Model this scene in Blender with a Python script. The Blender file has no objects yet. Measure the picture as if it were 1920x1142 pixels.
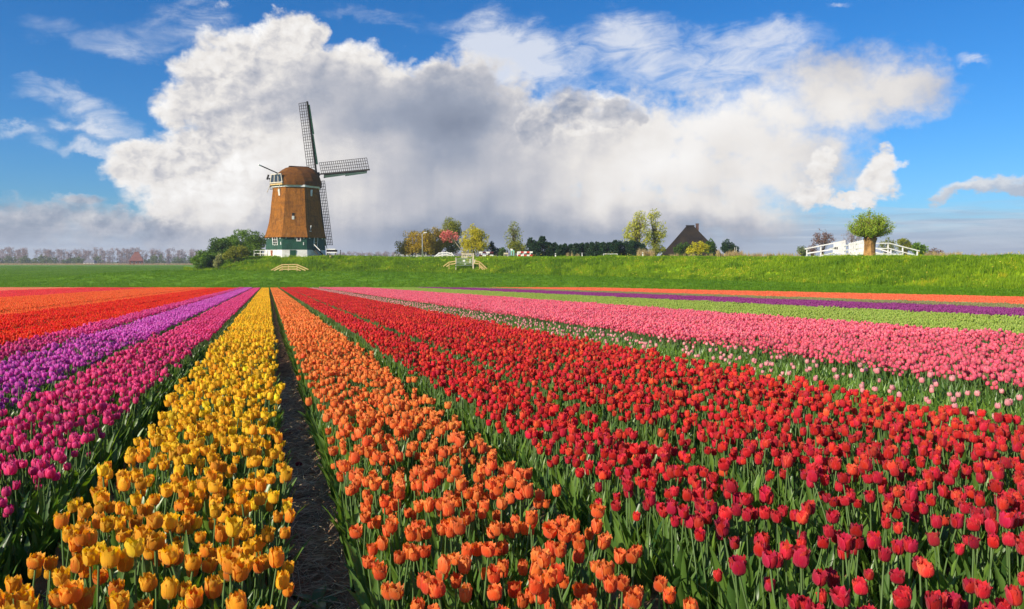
import bpy, bmesh, math, random
import numpy as np
from mathutils import Vector, Matrix, Euler
from mathutils.bvhtree import BVHTree

R = math.radians
SC = bpy.context.scene
COL = SC.collection
random.seed(11)
RNG = np.random.default_rng(11)

# ------------------------------------------------------------------ camera
F_PX, CX, HZ = 1400.0, 960.0, 490.0          # focal length and horizon in pixels of the 1920 x 1142 photograph
CAMZ = 1.125
cam_d = bpy.data.cameras.new('camera'); cam = bpy.data.objects.new('camera', cam_d); COL.objects.link(cam)
cam.location = (0, 0, CAMZ); cam.rotation_euler = (R(90), 0, 0)
cam_d.sensor_width = 36; cam_d.lens = 36 * F_PX / 1920
cam_d.shift_y = -(571 - HZ) / 1920
cam_d.clip_start = 0.05; cam_d.clip_end = 6000
SC.camera = cam
SC.view_settings.view_transform = 'Standard'; SC.view_settings.look = 'None'
SC.view_settings.exposure = 0.45; SC.view_settings.gamma = 1; SC.view_settings.use_curve_mapping = False
SC.cycles.max_bounces = 8; SC.cycles.transparent_max_bounces = 8
SC.cycles.diffuse_bounces = 3; SC.cycles.transmission_bounces = 4

SUN_AZ, SUN_EL = R(-130), R(29)              # azimuth from +Y towards +X: behind the camera, to its left
sun_dir = Vector((math.sin(SUN_AZ) * math.cos(SUN_EL), math.cos(SUN_AZ) * math.cos(SUN_EL), math.sin(SUN_EL)))
sl = bpy.data.lights.new('sun', 'SUN'); sl.energy = 5.0; sl.angle = R(0.5); sl.color = (1.0, 0.89, 0.74)
so = bpy.data.objects.new('sun', sl); COL.objects.link(so)
so.rotation_euler = (-sun_dir).to_track_quat('-Z', 'Y').to_euler()


# ------------------------------------------------------------------ node expressions
class NX:
    """one node tree, written as arithmetic"""
    def __init__(s, tree): s.t = tree; s.n = tree.nodes; s.l = tree.links
    def link(s, v, sock):
        if isinstance(v, E): s.l.new(v.s, sock)
        elif isinstance(v, bpy.types.NodeSocket): s.l.new(v, sock)
        else: sock.default_value = v
    def m(s, op, a, b=0.0, c=None, clamp=False):
        nd = s.n.new('ShaderNodeMath'); nd.operation = op; nd.use_clamp = clamp
        s.link(a, nd.inputs[0]); s.link(b, nd.inputs[1])
        if c is not None: s.link(c, nd.inputs[2])
        return E(s, nd.outputs[0])
    def smooth(s, v, a, b):
        nd = s.n.new('ShaderNodeMapRange'); nd.interpolation_type = 'SMOOTHSTEP'
        s.link(v, nd.inputs['Value']); s.link(a, nd.inputs['From Min']); s.link(b, nd.inputs['From Max'])
        return E(s, nd.outputs[0])
    def lin(s, v, a, b, c=0.0, d=1.0):
        nd = s.n.new('ShaderNodeMapRange'); s.link(v, nd.inputs['Value'])
        for k, q in zip(('From Min', 'From Max', 'To Min', 'To Max'), (a, b, c, d)): s.link(q, nd.inputs[k])
        return E(s, nd.outputs[0])
    def mix(s, f, a, b, mode='MIX'):
        nd = s.n.new('ShaderNodeMix'); nd.data_type = 'RGBA'; nd.blend_type = mode
        s.link(f, nd.inputs[0])
        for v, k in ((a, 6), (b, 7)):
            s.link(v if not isinstance(v, tuple) else (*v, 1.0)[:4], nd.inputs[k])
        return E(s, nd.outputs[2])
    def noise(s, vec, scale, detail=4, rough=0.5, dist=0.0, out='Fac'):
        nd = s.n.new('ShaderNodeTexNoise'); s.link(vec, nd.inputs['Vector'])
        nd.inputs['Scale'].default_value = scale; nd.inputs['Detail'].default_value = detail
        nd.inputs['Roughness'].default_value = rough; nd.inputs['Distortion'].default_value = dist
        return E(s, nd.outputs[out])
    def voro(s, vec, scale, detail=3, rough=0.5, smooth=0.6):
        nd = s.n.new('ShaderNodeTexVoronoi'); nd.voronoi_dimensions = '2D'; nd.feature = 'SMOOTH_F1'; nd.normalize = True
        s.link(vec, nd.inputs['Vector'])
        for k, v in (('Scale', scale), ('Detail', detail), ('Roughness', rough), ('Lacunarity', 2.3), ('Smoothness', smooth)): nd.inputs[k].default_value = v
        return E(s, nd.outputs['Distance'])
    def comb(s, x, y, z=0.0):
        nd = s.n.new('ShaderNodeCombineXYZ')
        for v, i in ((x, 0), (y, 1), (z, 2)): s.link(v, nd.inputs[i])
        return E(s, nd.outputs[0])
    def sep(s, v):
        nd = s.n.new('ShaderNodeSeparateXYZ'); s.link(v, nd.inputs[0])
        return [E(s, nd.outputs[i]) for i in range(3)]
    def attr(s, name, kind='GEOMETRY', out='Fac'):
        nd = s.n.new('ShaderNodeAttribute'); nd.attribute_type = kind; nd.attribute_name = name
        return E(s, nd.outputs[out])
    def hsv(s, col, h=0.5, sat=1.0, val=1.0):
        nd = s.n.new('ShaderNodeHueSaturation')
        s.link(h, nd.inputs['Hue']); s.link(sat, nd.inputs['Saturation']); s.link(val, nd.inputs['Value'])
        s.link(col if not isinstance(col, tuple) else (*col, 1.0)[:4], nd.inputs['Color'])
        return E(s, nd.outputs[0])


class E:
    def __init__(s, g, sock): s.g = g; s.s = sock
    def __add__(s, o): return s.g.m('ADD', s, o)
    __radd__ = __add__
    def __sub__(s, o): return s.g.m('SUBTRACT', s, o)
    def __rsub__(s, o): return s.g.m('SUBTRACT', o, s)
    def __mul__(s, o): return s.g.m('MULTIPLY', s, o)
    __rmul__ = __mul__
    def __truediv__(s, o): return s.g.m('DIVIDE', s, o)
    def max(s, o): return s.g.m('MAXIMUM', s, o)
    def min(s, o): return s.g.m('MINIMUM', s, o)
    def clamp(s): return s.g.m('ADD', s, 0.0, clamp=True)


# ------------------------------------------------------------------ world: sky and clouds
def px_ae(x, y):
    az = math.atan((x - CX) / F_PX)
    return math.degrees(az), math.degrees(math.atan((HZ - y) / F_PX * math.cos(az)))

world = bpy.data.worlds.new('World'); SC.world = world; world.use_nodes = True
world.cycles.sampling_method = 'MANUAL'; world.cycles.sample_map_resolution = 512
def build_sky():
    g = NX(world.node_tree); g.n.clear()
    tc = g.n.new('ShaderNodeTexCoord'); D = E(g, tc.outputs['Generated'])
    x, y, z = g.sep(D)
    DEG = 180 / math.pi
    az = g.m('ARCTAN2', x, y) * DEG
    el = g.m('ARCSINE', z) * DEG
    sky = g.n.new('ShaderNodeTexSky'); sky.sky_type = 'NISHITA'; sky.sun_disc = False
    sky.sun_elevation = SUN_EL; sky.sun_rotation = SUN_AZ
    sky.air_density = 1.0; sky.dust_density = 0.6; sky.ozone_density = 3.0
    skyc = g.mix(1.0, E(g, sky.outputs[0]), (SKY_GAIN * 0.62, SKY_GAIN * 0.95, SKY_GAIN * 1.34), 'MULTIPLY')
    skyc = g.hsv(skyc, 0.5, 1.12, 1.0)
    # turbulence: two scales of warp on (azimuth, elevation)
    P = g.comb(az * 0.1, el * 0.125, 0.0)
    w1 = g.sep(g.noise(P, 1.3, 3, 0.55, out='Color'))
    w2 = g.sep(g.noise(P, 6.0, 6, 0.62, out='Color'))
    a1 = az + (w1[0] - 0.5) * 5.0 + (w2[0] - 0.5) * 2.4
    e1 = el + (w1[1] - 0.5) * 3.6 + (w2[1] - 0.5) * 2.2
    f1 = g.noise(P, 5.0, 9, 0.60)
    # billows, and the same billows a little nearer to the sun: the difference gives the lit sides
    wb = g.sep(g.noise(P, 9.0, 3, 0.55, out='Color'))
    Q = g.comb(az * 0.1 + (wb[0] - 0.5) * 0.10, el * 0.125 + (wb[1] - 0.5) * 0.10, 0.0)
    Q2 = g.comb(az * 0.1 + (wb[0] - 0.5) * 0.10 - 0.045, el * 0.125 + (wb[1] - 0.5) * 0.10 + 0.05, 0.0)
    v1 = 1.0 - g.voro(Q, 4.2, 3.5, 0.52); v2 = 1.0 - g.voro(Q2, 4.2, 3.5, 0.52)
    P3 = g.comb(az * 0.1 - 0.16, el * 0.125 + 0.14, 0.0)
    f3a = g.noise(P, 1.7, 1.6, 0.45); f3b = g.noise(P3, 1.7, 1.6, 0.45)
    def blobs(lst, A, EE, k=1.0):
        out = None
        for (px, py, rx, ry, *wt) in lst:
            a0, e0 = px_ae(px, py)
            ra = abs(px_ae(px + rx, py)[0] - px_ae(px - rx, py)[0]) / 2
            re = abs(px_ae(px, py + ry)[1] - px_ae(px, py - ry)[1]) / 2
            dx = (A - a0) * (1 / ra); dy = (EE - e0) * (1 / re)
            v = (1.0 - (dx * dx + dy * dy))
            if wt: v = v * wt[0]
            out = v if out is None else out.max(v)
        return out
    def glow(lst, A, EE):                               # sum of soft bumps
        out = None
        for (px, py, rx, ry, wt) in lst:
            a0, e0 = px_ae(px, py)
            ra = abs(px_ae(px + rx, py)[0] - px_ae(px - rx, py)[0]) / 2
            re = abs(px_ae(px, py + ry)[1] - px_ae(px, py - ry)[1]) / 2
            dx = (A - a0) * (1 / ra); dy = (EE - e0) * (1 / re)
            v = g.m('EXPONENT', (dx * dx + dy * dy) * -1.0) * wt
            out = v if out is None else out + v
        return out
    crisp = glow([(380, 110, 190, 140, 1.0), (300, 300, 170, 90, 0.8), (760, 100, 160, 50, 0.9), (560, 30, 160, 70, 0.8), (1080, 200, 130, 70, 0.9), (440, 350, 160, 110, 0.45)], az, el).min(1.0)
    lit = (v1 - v2) * (crisp * 1.55 + 0.10) + (f3a - f3b) * (crisp * 0.25 + 0.8) + (f1 - 0.5) * 0.16 * (1.0 - crisp)
    main = blobs([(470, 150, 150, 120), (395, 190, 115, 70), (545, 65, 75, 70), (640, 190, 240, 120), (430, 330, 190, 130),
                  (320, 300, 130, 60), (820, 230, 230, 130), (960, 300, 260, 140), (1160, 290, 260, 140), (1390, 250, 250, 120),
                  (1570, 185, 230, 100), (1680, 180, 150, 66), (1450, 310, 210, 120), (560, 270, 200, 110), (720, 315, 200, 90), (1300, 320, 200, 90), (760, 420, 460, 120), (1080, 420, 420, 120), (1330, 390, 220, 80), (400, 420, 150, 70)], a1, e1)
    dm = main + (f1 - 0.5) * 1.1 + (v1 - 0.62) * 0.9
    soft = g.lin(az, px_ae(900, 200)[0], px_ae(1450, 200)[0], 0.55, 1.1)
    al_main = g.smooth(dm, 0.0, soft)
    cum = blobs([(1665, 315, 40, 30), (1648, 350, 50, 30), (1600, 378, 75, 14), (1540, 320, 30, 36), (1530, 365, 45, 26)], a1, e1) + (f1 - 0.5) * 1.1 + (v1 - 0.62) * 1.0
    al_cum = g.smooth(cum, 0.0, 0.75)
    # thin high wisps, drawn out by the wind
    Pw = g.comb(az * 0.055 + el * 0.02, el * 0.15 - az * 0.02, 3.0)
    fw = g.noise(Pw, 5.5, 8, 0.62, 0.6)
    wz = glow([(1180, 60, 110, 70, 1.0), (905, 70, 60, 80, 1.15), (960, 130, 90, 50, 0.8), (1000, 60, 40, 50, 0.5), (1030, 110, 90, 60, 0.5), (1430, 75, 150, 45, 0.8), (1330, 140, 200, 40, 0.7), (1815, 105, 45, 16, 0.8),
               (120, 190, 110, 28, 0.85), (130, 236, 70, 15, 0.8), (170, 276, 130, 16, 0.9), (20, 245, 40, 14, 0.7), (330, 55, 120, 40, 0.5), (110, 60, 150, 40, 0.45), (250, 100, 90, 30, 0.4), (240, 240, 90, 30, 0.6), (60, 150, 60, 18, 0.5), (760, 40, 80, 40, 0.45), (400, 20, 90, 40, 0.5),
               (1570, 5, 30, 10, 0.6), (640, 10, 100, 25, 0.5)], a1, e1)
    # elsewhere in the sky the same thin clouds go on
    away = g.smooth(g.m('ABSOLUTE', az), 38.0, 60.0)
    over = g.smooth(el, 20.0, 34.0)
    wz = wz + away.max(over) * 0.40
    al_w = g.smooth(wz * (fw * 1.6 + 0.1), 0.30, 1.05) * 0.82
    # cloud away from the frame: broken cumulus of the same kind
    fb = g.noise(D, 2.3, 7, 0.55)
    al_far = g.smooth(fb, 0.57, 0.68) * away * g.smooth(el, 0.0, 6.0)
    # low banks near the horizon
    low = blobs([(60, 410, 190, 50), (150, 378, 60, 20), (250, 430, 160, 40)], a1, e1) + (f1 - 0.5) * 1.5
    al_low = g.smooth(low, 0.0, 0.9)
    bankr = blobs([(1860, 360, 110, 18), (1790, 370, 60, 12), (1930, 366, 60, 14)], a1, e1) + (f1 - 0.5) * 1.3
    al_br = g.smooth(bankr, -0.1, 0.9)
    Ph = g.comb(az * 0.04, el * 0.45, 7.0)
    fh = g.noise(Ph, 4.0, 6, 0.55, 0.4)
    al_h = g.smooth(fh + (1.0 - g.smooth(el, 0.0, 6.0)) * 0.55 - g.smooth(el, 1.5, 8.5) * 0.95, 0.30, 0.95) * 0.9
    # brightness of the main cloud
    fv = g.noise(g.comb(az * 0.5, el * 0.05, 1.0), 1.4, 4, 0.5)      # rain shafts
    b = glow([(400, 120, 120, 90, 0.20), (520, 40, 120, 50, 0.20), (290, 320, 130, 110, 0.18), (500, 310, 200, 100, 0.13), (760, 110, 120, 30, 0.24), (430, 400, 130, 60, 0.12),
              (1230, 320, 290, 120, 0.31), (1500, 200, 260, 70, 0.16), (1330, 170, 300, 45, 0.2),
              (810, 215, 170, 80, -0.34), (560, 170, 90, 40, -0.12), (930, 340, 200, 90, -0.16), (620, 300, 120, 120, 0.12), (1560, 150, 160, 40, -0.10),
              (260, 440, 160, 40, -0.16), (640, 250, 80, 50, -0.12), (480, 215, 110, 30, -0.12), (900, 440, 360, 50, -0.26), (1350, 445, 330, 34, -0.26), (700, 450, 200, 30, -0.1)], a1, e1) + 0.54
    b = b + lit * 0.66 + (fv - 0.5) * 0.22 * g.smooth(el, 11.0, 4.0)
    rim = (1.0 - g.smooth(dm, 0.1, 0.8)) * g.smooth(az, px_ae(1500, 0)[0], px_ae(900, 0)[0])
    b = b + rim * 0.20
    def ramp(v):
        nd = g.n.new('ShaderNodeValToRGB'); g.link(v, nd.inputs[0]); cr = nd.color_ramp
        cr.elements[0].position = 0.0; cr.elements[0].color = (0.17, 0.21, 0.30, 1)
        cr.elements[1].position = 1.0; cr.elements[1].color = (1.0, 0.985, 0.97, 1)
        for p, c in ((0.30, (0.335, 0.375, 0.47)), (0.50, (0.545, 0.55, 0.60)), (0.72, (0.83, 0.80, 0.775))):
            e = cr.elements.new(p); e.color = (*c, 1)
        return E(g, nd.outputs[0])
    c_main = ramp(b)
    c = g.mix(al_w, skyc, (0.80, 0.83, 0.90))
    c = g.mix(al_far, c, ramp(0.62 + lit * 0.7))
    fh2 = g.noise(g.comb(az * 0.05, el * 0.7, 11.0), 3.0, 6, 0.6, 0.6)
    c = g.mix(al_h, c, g.mix(g.smooth(fh2, 0.35, 0.68), (0.40, 0.48, 0.62, 1), (0.60, 0.66, 0.76, 1)))
    c = g.mix(al_main, c, c_main)
    clt = blobs([(1065, 195, 80, 48), (1140, 212, 75, 36), (1008, 240, 34, 44), (1180, 222, 40, 22)], a1, e1) + (f1 - 0.5) * 1.0 + (v1 - 0.62) * 0.9
    c = g.mix(g.smooth(clt, 0.0, 1.05) * 0.9, c, ramp(0.46 + (v1 - v2) * 0.55 + lit * 0.3 + (1.0 - g.smooth(clt, 0.05, 0.75)) * 0.62 * g.smooth(e1, px_ae(0, 260)[1], px_ae(0, 150)[1])))
    c = g.mix(al_cum, c, ramp(0.78 + (v1 - v2) * 0.8))
    c = g.mix(al_low * 0.85, c, ramp(0.36 + lit * 0.7 + (v1 - v2) * 0.7 + (1.0 - g.smooth(low, 0.05, 0.7)) * 0.5 * g.smooth(el, 3.2, 5.0)))
    c = g.mix(al_br * 0.85, c, ramp(0.46 + lit * 0.7 + g.smooth(e1, px_ae(0, 368)[1], px_ae(0, 350)[1]) * 0.25))
    hz = g.smooth(el, 2.6, -0.2)
    c = g.mix(hz * 0.8, c, (0.47, 0.52, 0.63))
    bg = g.n.new('ShaderNodeBackground'); g.link(c, bg.inputs[0]); bg.inputs[1].default_value = 0.735
    out = g.n.new('ShaderNodeOutputWorld'); g.l.new(bg.outputs[0], out.inputs[0])
SKY_GAIN = 0.10
build_sky()


# ------------------------------------------------------------------ helpers
def W(px, py, D):
    """a point D metres deep that the photograph shows at pixel (px, py)"""
    return Vector(((px - CX) / F_PX * D, D, CAMZ + (HZ - py) / F_PX * D))

def tag(o, label=None, cat=None, group=None, kind=None):
    if label: o['label'] = label
    if cat: o['category'] = cat
    if group: o['group'] = group
    if kind: o['kind'] = kind
    return o

def link(name, me, parent=None, mats=None):
    o = bpy.data.objects.new(name, me); COL.objects.link(o)
    if parent is not None: o.parent = parent
    return o

def empty(name, loc, rz=0.0):
    o = bpy.data.objects.new(name, None); COL.objects.link(o)
    o.location = loc; o.rotation_euler = (0, 0, rz); o.empty_display_size = 0.2
    return o

def mesh_np(name, V, Fs, mats=(), rnd=None, smooth=False, midx=None, attrs=None):
    """V (n,3), Fs: list of arrays of equal-sided faces"""
    me = bpy.data.meshes.new(name)
    V = np.asarray(V, dtype=np.float32)
    Fs = [np.asarray(f, dtype=np.int32) for f in (Fs if isinstance(Fs, list) else [Fs]) if len(f)]
    loops = np.concatenate([f.ravel() for f in Fs])
    sizes = np.concatenate([np.full(len(f), f.shape[1], dtype=np.int32) for f in Fs])
    starts = np.concatenate([[0], np.cumsum(sizes)[:-1]]).astype(np.int32)
    me.vertices.add(len(V)); me.vertices.foreach_set('co', V.ravel())
    me.loops.add(len(loops)); me.loops.foreach_set('vertex_index', loops)
    me.polygons.add(len(sizes)); me.polygons.foreach_set('loop_start', starts)
    if midx is not None: me.polygons.foreach_set('material_index', np.asarray(midx, dtype=np.int32))
    if smooth: me.polygons.foreach_set('use_smooth', np.ones(len(sizes), dtype=bool))
    for k, v in {**({'rnd': rnd} if rnd is not None else {}), **(attrs or {})}.items():
        a = me.attributes.new(k, 'FLOAT', 'POINT'); a.data.foreach_set('value', np.asarray(v, dtype=np.float32))
    me.update(calc_edges=True); me.validate()
    for m in mats: me.materials.append(m)
    return me

class MB:
    """collects boxes, beams and tubes for ONE mesh"""
    def __init__(s): s.v = []; s.f = []; s.mi = []
    def add(s, vs, fs, mi=0):
        o = len(s.v); s.v += [tuple(v) for v in vs]; s.f += [tuple(i + o for i in f) for f in fs]; s.mi += [mi] * len(fs); return s
    def box(s, c, d, rot=None, mi=0):
        c = Vector(c); h = [q / 2 for q in d]
        vs = [Vector((x * h[0], y * h[1], z * h[2])) for x in (-1, 1) for y in (-1, 1) for z in (-1, 1)]
        if rot is not None: vs = [rot @ v for v in vs]
        return s.add([c + v for v in vs], [(0, 1, 3, 2), (4, 6, 7, 5), (0, 4, 5, 1), (2, 3, 7, 6), (0, 2, 6, 4), (1, 5, 7, 3)], mi)
    def beam(s, a, b, w, h, up=(0, 0, 1), mi=0):
        """a bar from a to b, w wide and h high"""
        a, b = Vector(a), Vector(b); d = b - a; L = d.length; d.normalize()
        up = Vector(up); x = d.cross(up)
        if x.length < 1e-4: x = d.cross(Vector((1, 0, 0)))
        x.normalize(); u = x.cross(d)
        M = Matrix((x, d, u)).transposed()
        return s.box((a + b) / 2, (w, L, h), M, mi)
    def tube(s, pts, rad, n=6, mi=0, cap=True):
        pts = [Vector(p) for p in pts]; rings = []
        if not hasattr(rad, '__len__'): rad = [rad] * len(pts)
        o = len(s.v)
        for i, p in enumerate(pts):
            d = (pts[min(i + 1, len(pts) - 1)] - pts[max(i - 1, 0)]).normalized()
            x = d.orthogonal().normalized() if i == 0 else (x - d * x.dot(d)).normalized()
            y = d.cross(x)
            s.v += [tuple(p + (x * math.cos(2 * math.pi * k / n) + y * math.sin(2 * math.pi * k / n)) * rad[i]) for k in range(n)]
        for i in range(len(pts) - 1):
            for k in range(n):
                s.f.append((o + i * n + k, o + i * n + (k + 1) % n, o + (i + 1) * n + (k + 1) % n, o + (i + 1) * n + k)); s.mi.append(mi)
        if cap:
            s.f.append(tuple(o + (len(pts) - 1) * n + k for k in range(n))); s.mi.append(mi)
            s.f.append(tuple(o + k for k in reversed(range(n)))); s.mi.append(mi)
        return s
    def mesh(s, name, mats, smooth=False):
        me = bpy.data.meshes.new(name); me.from_pydata(s.v, [], s.f); me.update()
        for m in (mats if isinstance(mats, (list, tuple)) else [mats]): me.materials.append(m)
        me.polygons.foreach_set('material_index', s.mi)
        if smooth: me.polygons.foreach_set('use_smooth', [True] * len(s.f))
        return me
    def build(s, name, mats, parent=None, smooth=False, bevel=0.0):
        o = link(name, s.mesh(name, mats, smooth), parent)
        if bevel:
            b = o.modifiers.new('bevel', 'BEVEL'); b.width = bevel; b.segments = 1; b.limit_method = 'ANGLE'
        return o

def copy_tree(o, parent=None):
    c = o.copy(); COL.objects.link(c)
    if parent is not None: c.parent = parent
    for ch in o.children: copy_tree(ch, c)
    return c

def vnoise(X, Y, seed=0):
    """smooth value noise on the plane, numpy"""
    X = np.asarray(X, dtype=np.float64); Y = np.asarray(Y, dtype=np.float64)
    xi = np.floor(X).astype(np.int64); yi = np.floor(Y).astype(np.int64); fx = X - xi; fy = Y - yi
    fx = fx * fx * (3 - 2 * fx); fy = fy * fy * (3 - 2 * fy)
    def h(a, b):
        n = (a * 374761393 + b * 668265263 + seed * 974634777) & 0xffffffff
        n = ((n ^ (n >> 13)) * 1274126177) & 0xffffffff
        return ((n ^ (n >> 16)) & 0xffff) / 65535.0
    return (h(xi, yi) * (1 - fx) + h(xi + 1, yi) * fx) * (1 - fy) + (h(xi, yi + 1) * (1 - fx) + h(xi + 1, yi + 1) * fx) * fy


# ------------------------------------------------------------------ materials
def mat(name, col, rough=0.7, spec=0.3, noise=None, bump=None, var=0.0, trans=0.0, metal=0.0):
    """col: a colour or two colours mixed by noise=(scale, detail); bump=(scale, strength); var: spread of the per-piece attribute rnd"""
    m = bpy.data.materials.new(name); m.use_nodes = True; g = NX(m.node_tree)
    p = g.n['Principled BSDF']; out = g.n['Material Output']
    co = g.n.new('ShaderNodeTexCoord').outputs['Object']
    if noise:
        f = g.noise(co, noise[0], noise[1] if len(noise) > 1 else 4, 0.6)
        c = g.mix(g.smooth(f, 0.34, 0.66), (*col[0], 1), (*col[1], 1))
    else:
        c = g.mix(0.0, (*col, 1), (*col, 1))
    if var:
        r = g.attr('rnd')
        c = g.hsv(c, 0.5 + (g.m('FRACT', r * 7.31) - 0.5) * 0.06 * min(1, var), 1.0, 1.0 + (r - 0.5) * var)
    g.link(c, p.inputs['Base Color']); p.inputs['Roughness'].default_value = rough
    p.inputs['Specular IOR Level'].default_value = spec; p.inputs['Metallic'].default_value = metal
    if bump:
        b = g.n.new('ShaderNodeBump'); g.link(g.noise(co, bump[0], 4, 0.6), b.inputs['Height'])
        b.inputs['Strength'].default_value = bump[1]; b.inputs['Distance'].default_value = 0.05
        g.l.new(b.outputs[0], p.inputs['Normal'])
    if trans:
        t = g.n.new('ShaderNodeBsdfTranslucent'); g.link(c, t.inputs[0])
        mx = g.n.new('ShaderNodeMixShader'); mx.inputs[0].default_value = trans
        g.l.new(p.outputs[0], mx.inputs[1]); g.l.new(t.outputs[0], mx.inputs[2]); g.l.new(mx.outputs[0], out.inputs[0])
    return m

M = {}
M['white'] = mat('white_paint', ((0.80, 0.79, 0.74), (0.66, 0.64, 0.58)), 0.5, 0.4, noise=(1.2, 6))
M['plaster'] = mat('white_plaster', ((0.78, 0.76, 0.70), (0.60, 0.57, 0.50)), 0.85, 0.2, noise=(0.9, 6), bump=(6, 0.3))
M['green'] = mat('green_boards', ((0.007, 0.052, 0.024), (0.012, 0.075, 0.038)), 0.5, 0.4, noise=(0.8, 4))
M['sail_green'] = mat('sail_green', ((0.006, 0.032, 0.018), (0.010, 0.042, 0.024)), 0.5, 0.4, noise=(0.8, 4))
M['dark'] = mat('dark_wood', ((0.012, 0.011, 0.010), (0.03, 0.026, 0.022)), 0.7, 0.3, noise=(1.5, 4))
M['yellow_wood'] = mat('new_timber', ((0.66, 0.47, 0.20), (0.50, 0.33, 0.12)), 0.7, 0.3, noise=(2, 4))
M['pale_wood'] = mat('pale_timber', ((0.60, 0.52, 0.36), (0.45, 0.38, 0.25)), 0.7, 0.3, noise=(2, 4))
M['red'] = mat('red_paint', ((0.55, 0.05, 0.025), (0.42, 0.035, 0.02)), 0.5, 0.4, noise=(2, 3))
M['darkred'] = mat('dark_red_paint', ((0.12, 0.02, 0.02), (0.07, 0.015, 0.015)), 0.5, 0.4, noise=(2, 3))
M['mint'] = mat('mint_paint', (0.22, 0.55, 0.42), 0.45, 0.4)
M['steel'] = mat('galvanised_steel', ((0.55, 0.56, 0.55), (0.42, 0.43, 0.43)), 0.4, 0.5, noise=(3, 3), metal=0.6)
M['glass'] = mat('window_glass', (0.03, 0.035, 0.04), 0.08, 0.6)
M['brick'] = mat('red_brick', ((0.36, 0.11, 0.05), (0.22, 0.07, 0.035)), 0.85, 0.2, noise=(4, 4))
M['tile'] = mat('roof_tiles', ((0.30, 0.11, 0.075), (0.21, 0.08, 0.06)), 0.8, 0.3, noise=(0.7, 4))
M['thatch_old'] = mat('weathered_thatch', ((0.030, 0.021, 0.011), (0.013, 0.010, 0.007)), 0.95, 0.1, noise=(0.35, 6), bump=(3, 0.6))
M['bark'] = mat('bark', ((0.16, 0.105, 0.06), (0.07, 0.048, 0.03)), 0.9, 0.15, noise=(2.2, 5), bump=(4, 0.6))
M['bark_pale'] = mat('pale_bark', ((0.40, 0.33, 0.22), (0.25, 0.20, 0.13)), 0.9, 0.15, noise=(2.2, 5))
M['bark_willow'] = mat('willow_bark', ((0.40, 0.22, 0.07), (0.16, 0.085, 0.03)), 0.9, 0.15, noise=(1.6, 6), bump=(5, 1.0))

def thatch(name='thatch', k=1.0):
    m = bpy.data.materials.new(name); m.use_nodes = True; g = NX(m.node_tree); p = g.n['Principled BSDF']
    x, y, z = g.sep(g.n.new('ShaderNodeTexCoord').outputs['Object'])
    reed = g.noise(g.comb(x * 18, y * 18, z * 2.2), 1.0, 5, 0.7)
    band = g.noise(g.comb(x * 0.5, y * 0.5, z * 1.6), 1.0, 4, 0.6)
    c = g.mix(g.smooth(reed, 0.3, 0.7), (0.125, 0.046, 0.012, 1), (0.32, 0.135, 0.034, 1))
    streak = g.noise(g.comb(x * 2.6, y * 2.6, z * 0.22), 1.0, 5, 0.65)
    c = g.mix(g.smooth(streak, 0.42, 0.72) * 0.75, c, (0.075, 0.034, 0.014, 1))
    c = g.mix(g.smooth(g.noise(g.comb(x * 0.6, y * 0.6, z * 0.6), 1.0, 6, 0.7), 0.56, 0.72) * 0.5, c, (0.36, 0.20, 0.075, 1))
    c = g.hsv(c, 0.5, 1.05, k)
    c = g.mix(g.smooth(band, 0.45, 0.75) * 0.5, c, (0.085, 0.038, 0.016, 1))
    g.link(c, p.inputs['Base Color']); p.inputs['Roughness'].default_value = 0.95; p.inputs['Specular IOR Level'].default_value = 0.1
    b = g.n.new('ShaderNodeBump'); g.link(reed, b.inputs['Height']); b.inputs['Strength'].default_value = 0.9; b.inputs['Distance'].default_value = 0.08
    g.l.new(b.outputs[0], p.inputs['Normal']); return m
M['thatch'] = thatch('thatch', 1.4); M['thatch_cap'] = thatch('cap_thatch', 0.8)
M['cream'] = mat('old_cream_paint', ((0.62, 0.57, 0.47), (0.50, 0.45, 0.36)), 0.6, 0.3, noise=(1.5, 5))

def leafmat(name, c1, c2, trans=0.3, rough=0.55):
    m = bpy.data.materials.new(name); m.use_nodes = True; g = NX(m.node_tree); p = g.n['Principled BSDF']; out = g.n['Material Output']
    r = g.attr('rnd')
    c = g.mix(r, (*c1, 1), (*c2, 1))
    g.link(c, p.inputs['Base Color']); p.inputs['Roughness'].default_value = rough; p.inputs['Specular IOR Level'].default_value = 0.25
    t = g.n.new('ShaderNodeBsdfTranslucent'); g.link(g.hsv(c, 0.49, 1.1, 1.3), t.inputs[0])
    mx = g.n.new('ShaderNodeMixShader'); mx.inputs[0].default_value = trans
    g.l.new(p.outputs[0], mx.inputs[1]); g.l.new(t.outputs[0], mx.inputs[2]); g.l.new(mx.outputs[0], out.inputs[0])
    return m

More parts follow.
